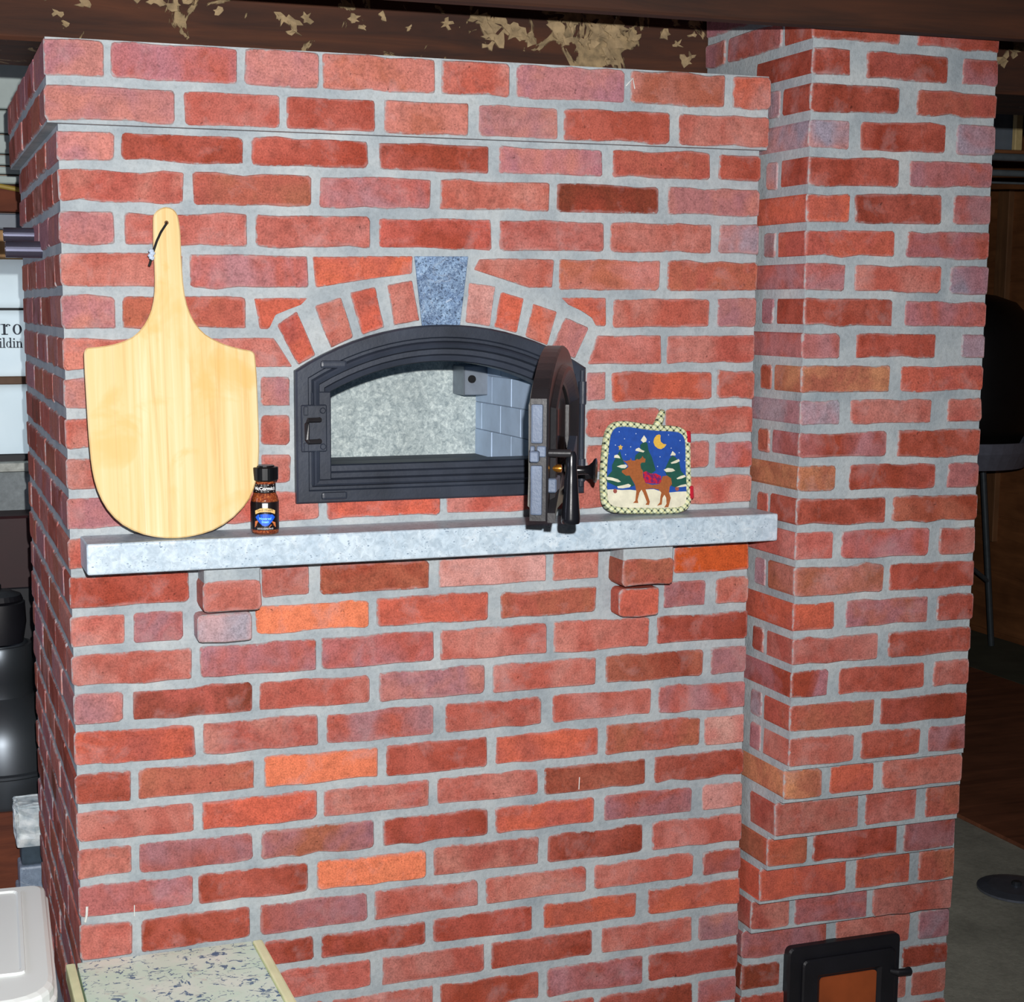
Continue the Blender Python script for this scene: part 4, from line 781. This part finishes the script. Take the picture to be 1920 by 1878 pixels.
# ================================================================ RIGHT BACKGROUND
gr = thing('barbecue_grill', 'black lidded barbecue grill on splayed legs beyond the chimney', 'grill', (4.03, 3.10, FLOOR+0.010))
M_bbq = iron('satin_black_enamel', (12, 12, 14), 0.45, 0.02)
gz = lambda z: z-(FLOOR+0.010)
bm = nb(); lathe(bm, [(0.02, gz(-1.09)), (0.20, gz(-1.06)), (0.275, gz(-1.00)), (0.31, gz(-0.93)), (0.315, gz(-0.86))], n=40); obj('bowl', bm, M_bbq, gr, smooth=True)
bm = nb(); lathe(bm, [(0.318, gz(-0.86)), (0.318, gz(-0.64)), (0.310, gz(-0.54)), (0.285, gz(-0.46)), (0.235, gz(-0.405)), (0.15, gz(-0.375)), (0.05, gz(-0.362)), (0.005, gz(-0.36))], n=40); ld = obj('lid', bm, M_bbq, gr, smooth=True)
bm = nb(); tube(bm, [(-0.05, -0.05, gz(-0.372)), (-0.05, -0.05, gz(-0.335)), (0.05, -0.05, gz(-0.335)), (0.05, -0.05, gz(-0.372))], 0.008, 8); obj('lid_handle', bm, M_bbq, ld)
bm = nb(); lathe(bm, [(0.30, gz(-1.10)), (0.335, gz(-1.03)), (0.345, gz(-0.985)), (0.335, gz(-0.985)), (0.325, gz(-1.03)), (0.29, gz(-1.10))], n=40, caps=False); obj('ash_catcher', bm, plain('grey_sheet_steel', (120, 124, 140), 0.5, 0.5, k=.7), gr)
M_leg = plain('grey_leg_tube', (84, 92, 98), 0.4, 0.6, k=.8)
for a, r in ((0.19, 0.31), (2.3, 0.31), (4.2, 0.31)):
    bm = nb(); tube(bm, [(0.19*math.cos(a), 0.19*math.sin(a), gz(-1.05)), (r*math.cos(a), r*math.sin(a), 0.004)], 0.014, 10); obj('leg', bm, M_leg, gr, smooth=True)
bm = nb(); tube(bm, [(0.262, 0.05, 0.30), (0.05, 0.0, 0.44), (-0.15, 0.18, 0.38)], 0.010, 8); obj('leg_brace', bm, M_leg, gr)
bm = nb(); box(bm, (0.30, -0.04, gz(-0.97)), (0.40, 0.04, gz(-0.90)), 0.01); obj('side_handle', bm, M_bbq, gr)
bm = nb()
lathe(bm, [(0.10, FLOOR), (0.11, FLOOR+0.006), (0.10, FLOOR+0.016), (0.06, FLOOR+0.018)], (2.47, 0.64, 0), 28); lid_ = thing('metal_lid', 'round grey metal lid lying on the concrete floor', 'lid', (2.47, 0.64, FLOOR))
bm.free(); bm = nb(); lathe(bm, [(0.085, 0), (0.10, 0.004), (0.10, 0.010), (0.07, 0.016), (0.02, 0.018)], n=28); obj('plate', bm, plain('dull_zinc', (120, 126, 140), 0.35, 0.7, k=.9), lid_)
bm = nb(); lathe(bm, [(0.012, 0.017), (0.014, 0.024), (0.010, 0.028)], n=12); obj('knob', bm, M_steel, lid_)
M_gp = plain('grey_pipe', (116, 126, 132), 0.4, 0.4, k=.9)
for i, (z, r, l) in enumerate(((0.09, 0.014, 'upper grey pipe fixed to the back of the room right of the chimney'), (0.035, 0.011, 'middle grey pipe fixed to the back of the room right of the chimney'), (0.002, 0.004, 'thin lowest grey pipe fixed to the back of the room right of the chimney'))):
    bm = nb(); lathe(bm, [(r, 2.2), (r, 4.494)], (0, 2.0, z), 16, 'X'); tag(obj('wall_pipe', bm, M_gp, smooth=True), l, 'pipe', 'grey pipes right of the chimney')
bx = nb(); box(bx, (3.30, 2.02, 0.112), (3.46, 2.2, 0.245), 0.006); 
shf = nb(); box(shf, (3.0, 1.98, 0.100), (4.494, 2.25, 0.112), 0.002); tag(obj('wall_shelf', shf, M_dark), 'dark wooden shelf board above the grey pipes right of the chimney', 'shelf')
tag(obj('blue_grey_box', bx, M_blue), 'small blue-grey box on the dark shelf right of the chimney', 'box')
bm = nb(); box(bm, (3.405, 1.985, 0.112), (3.435, 2.005, 0.27), 0.003); tag(obj('wooden_stick', bm, plain('pale_pine', (226, 200, 140), 0.7)), 'pale wooden stick standing upright on the dark shelf by the chimney', 'stick')
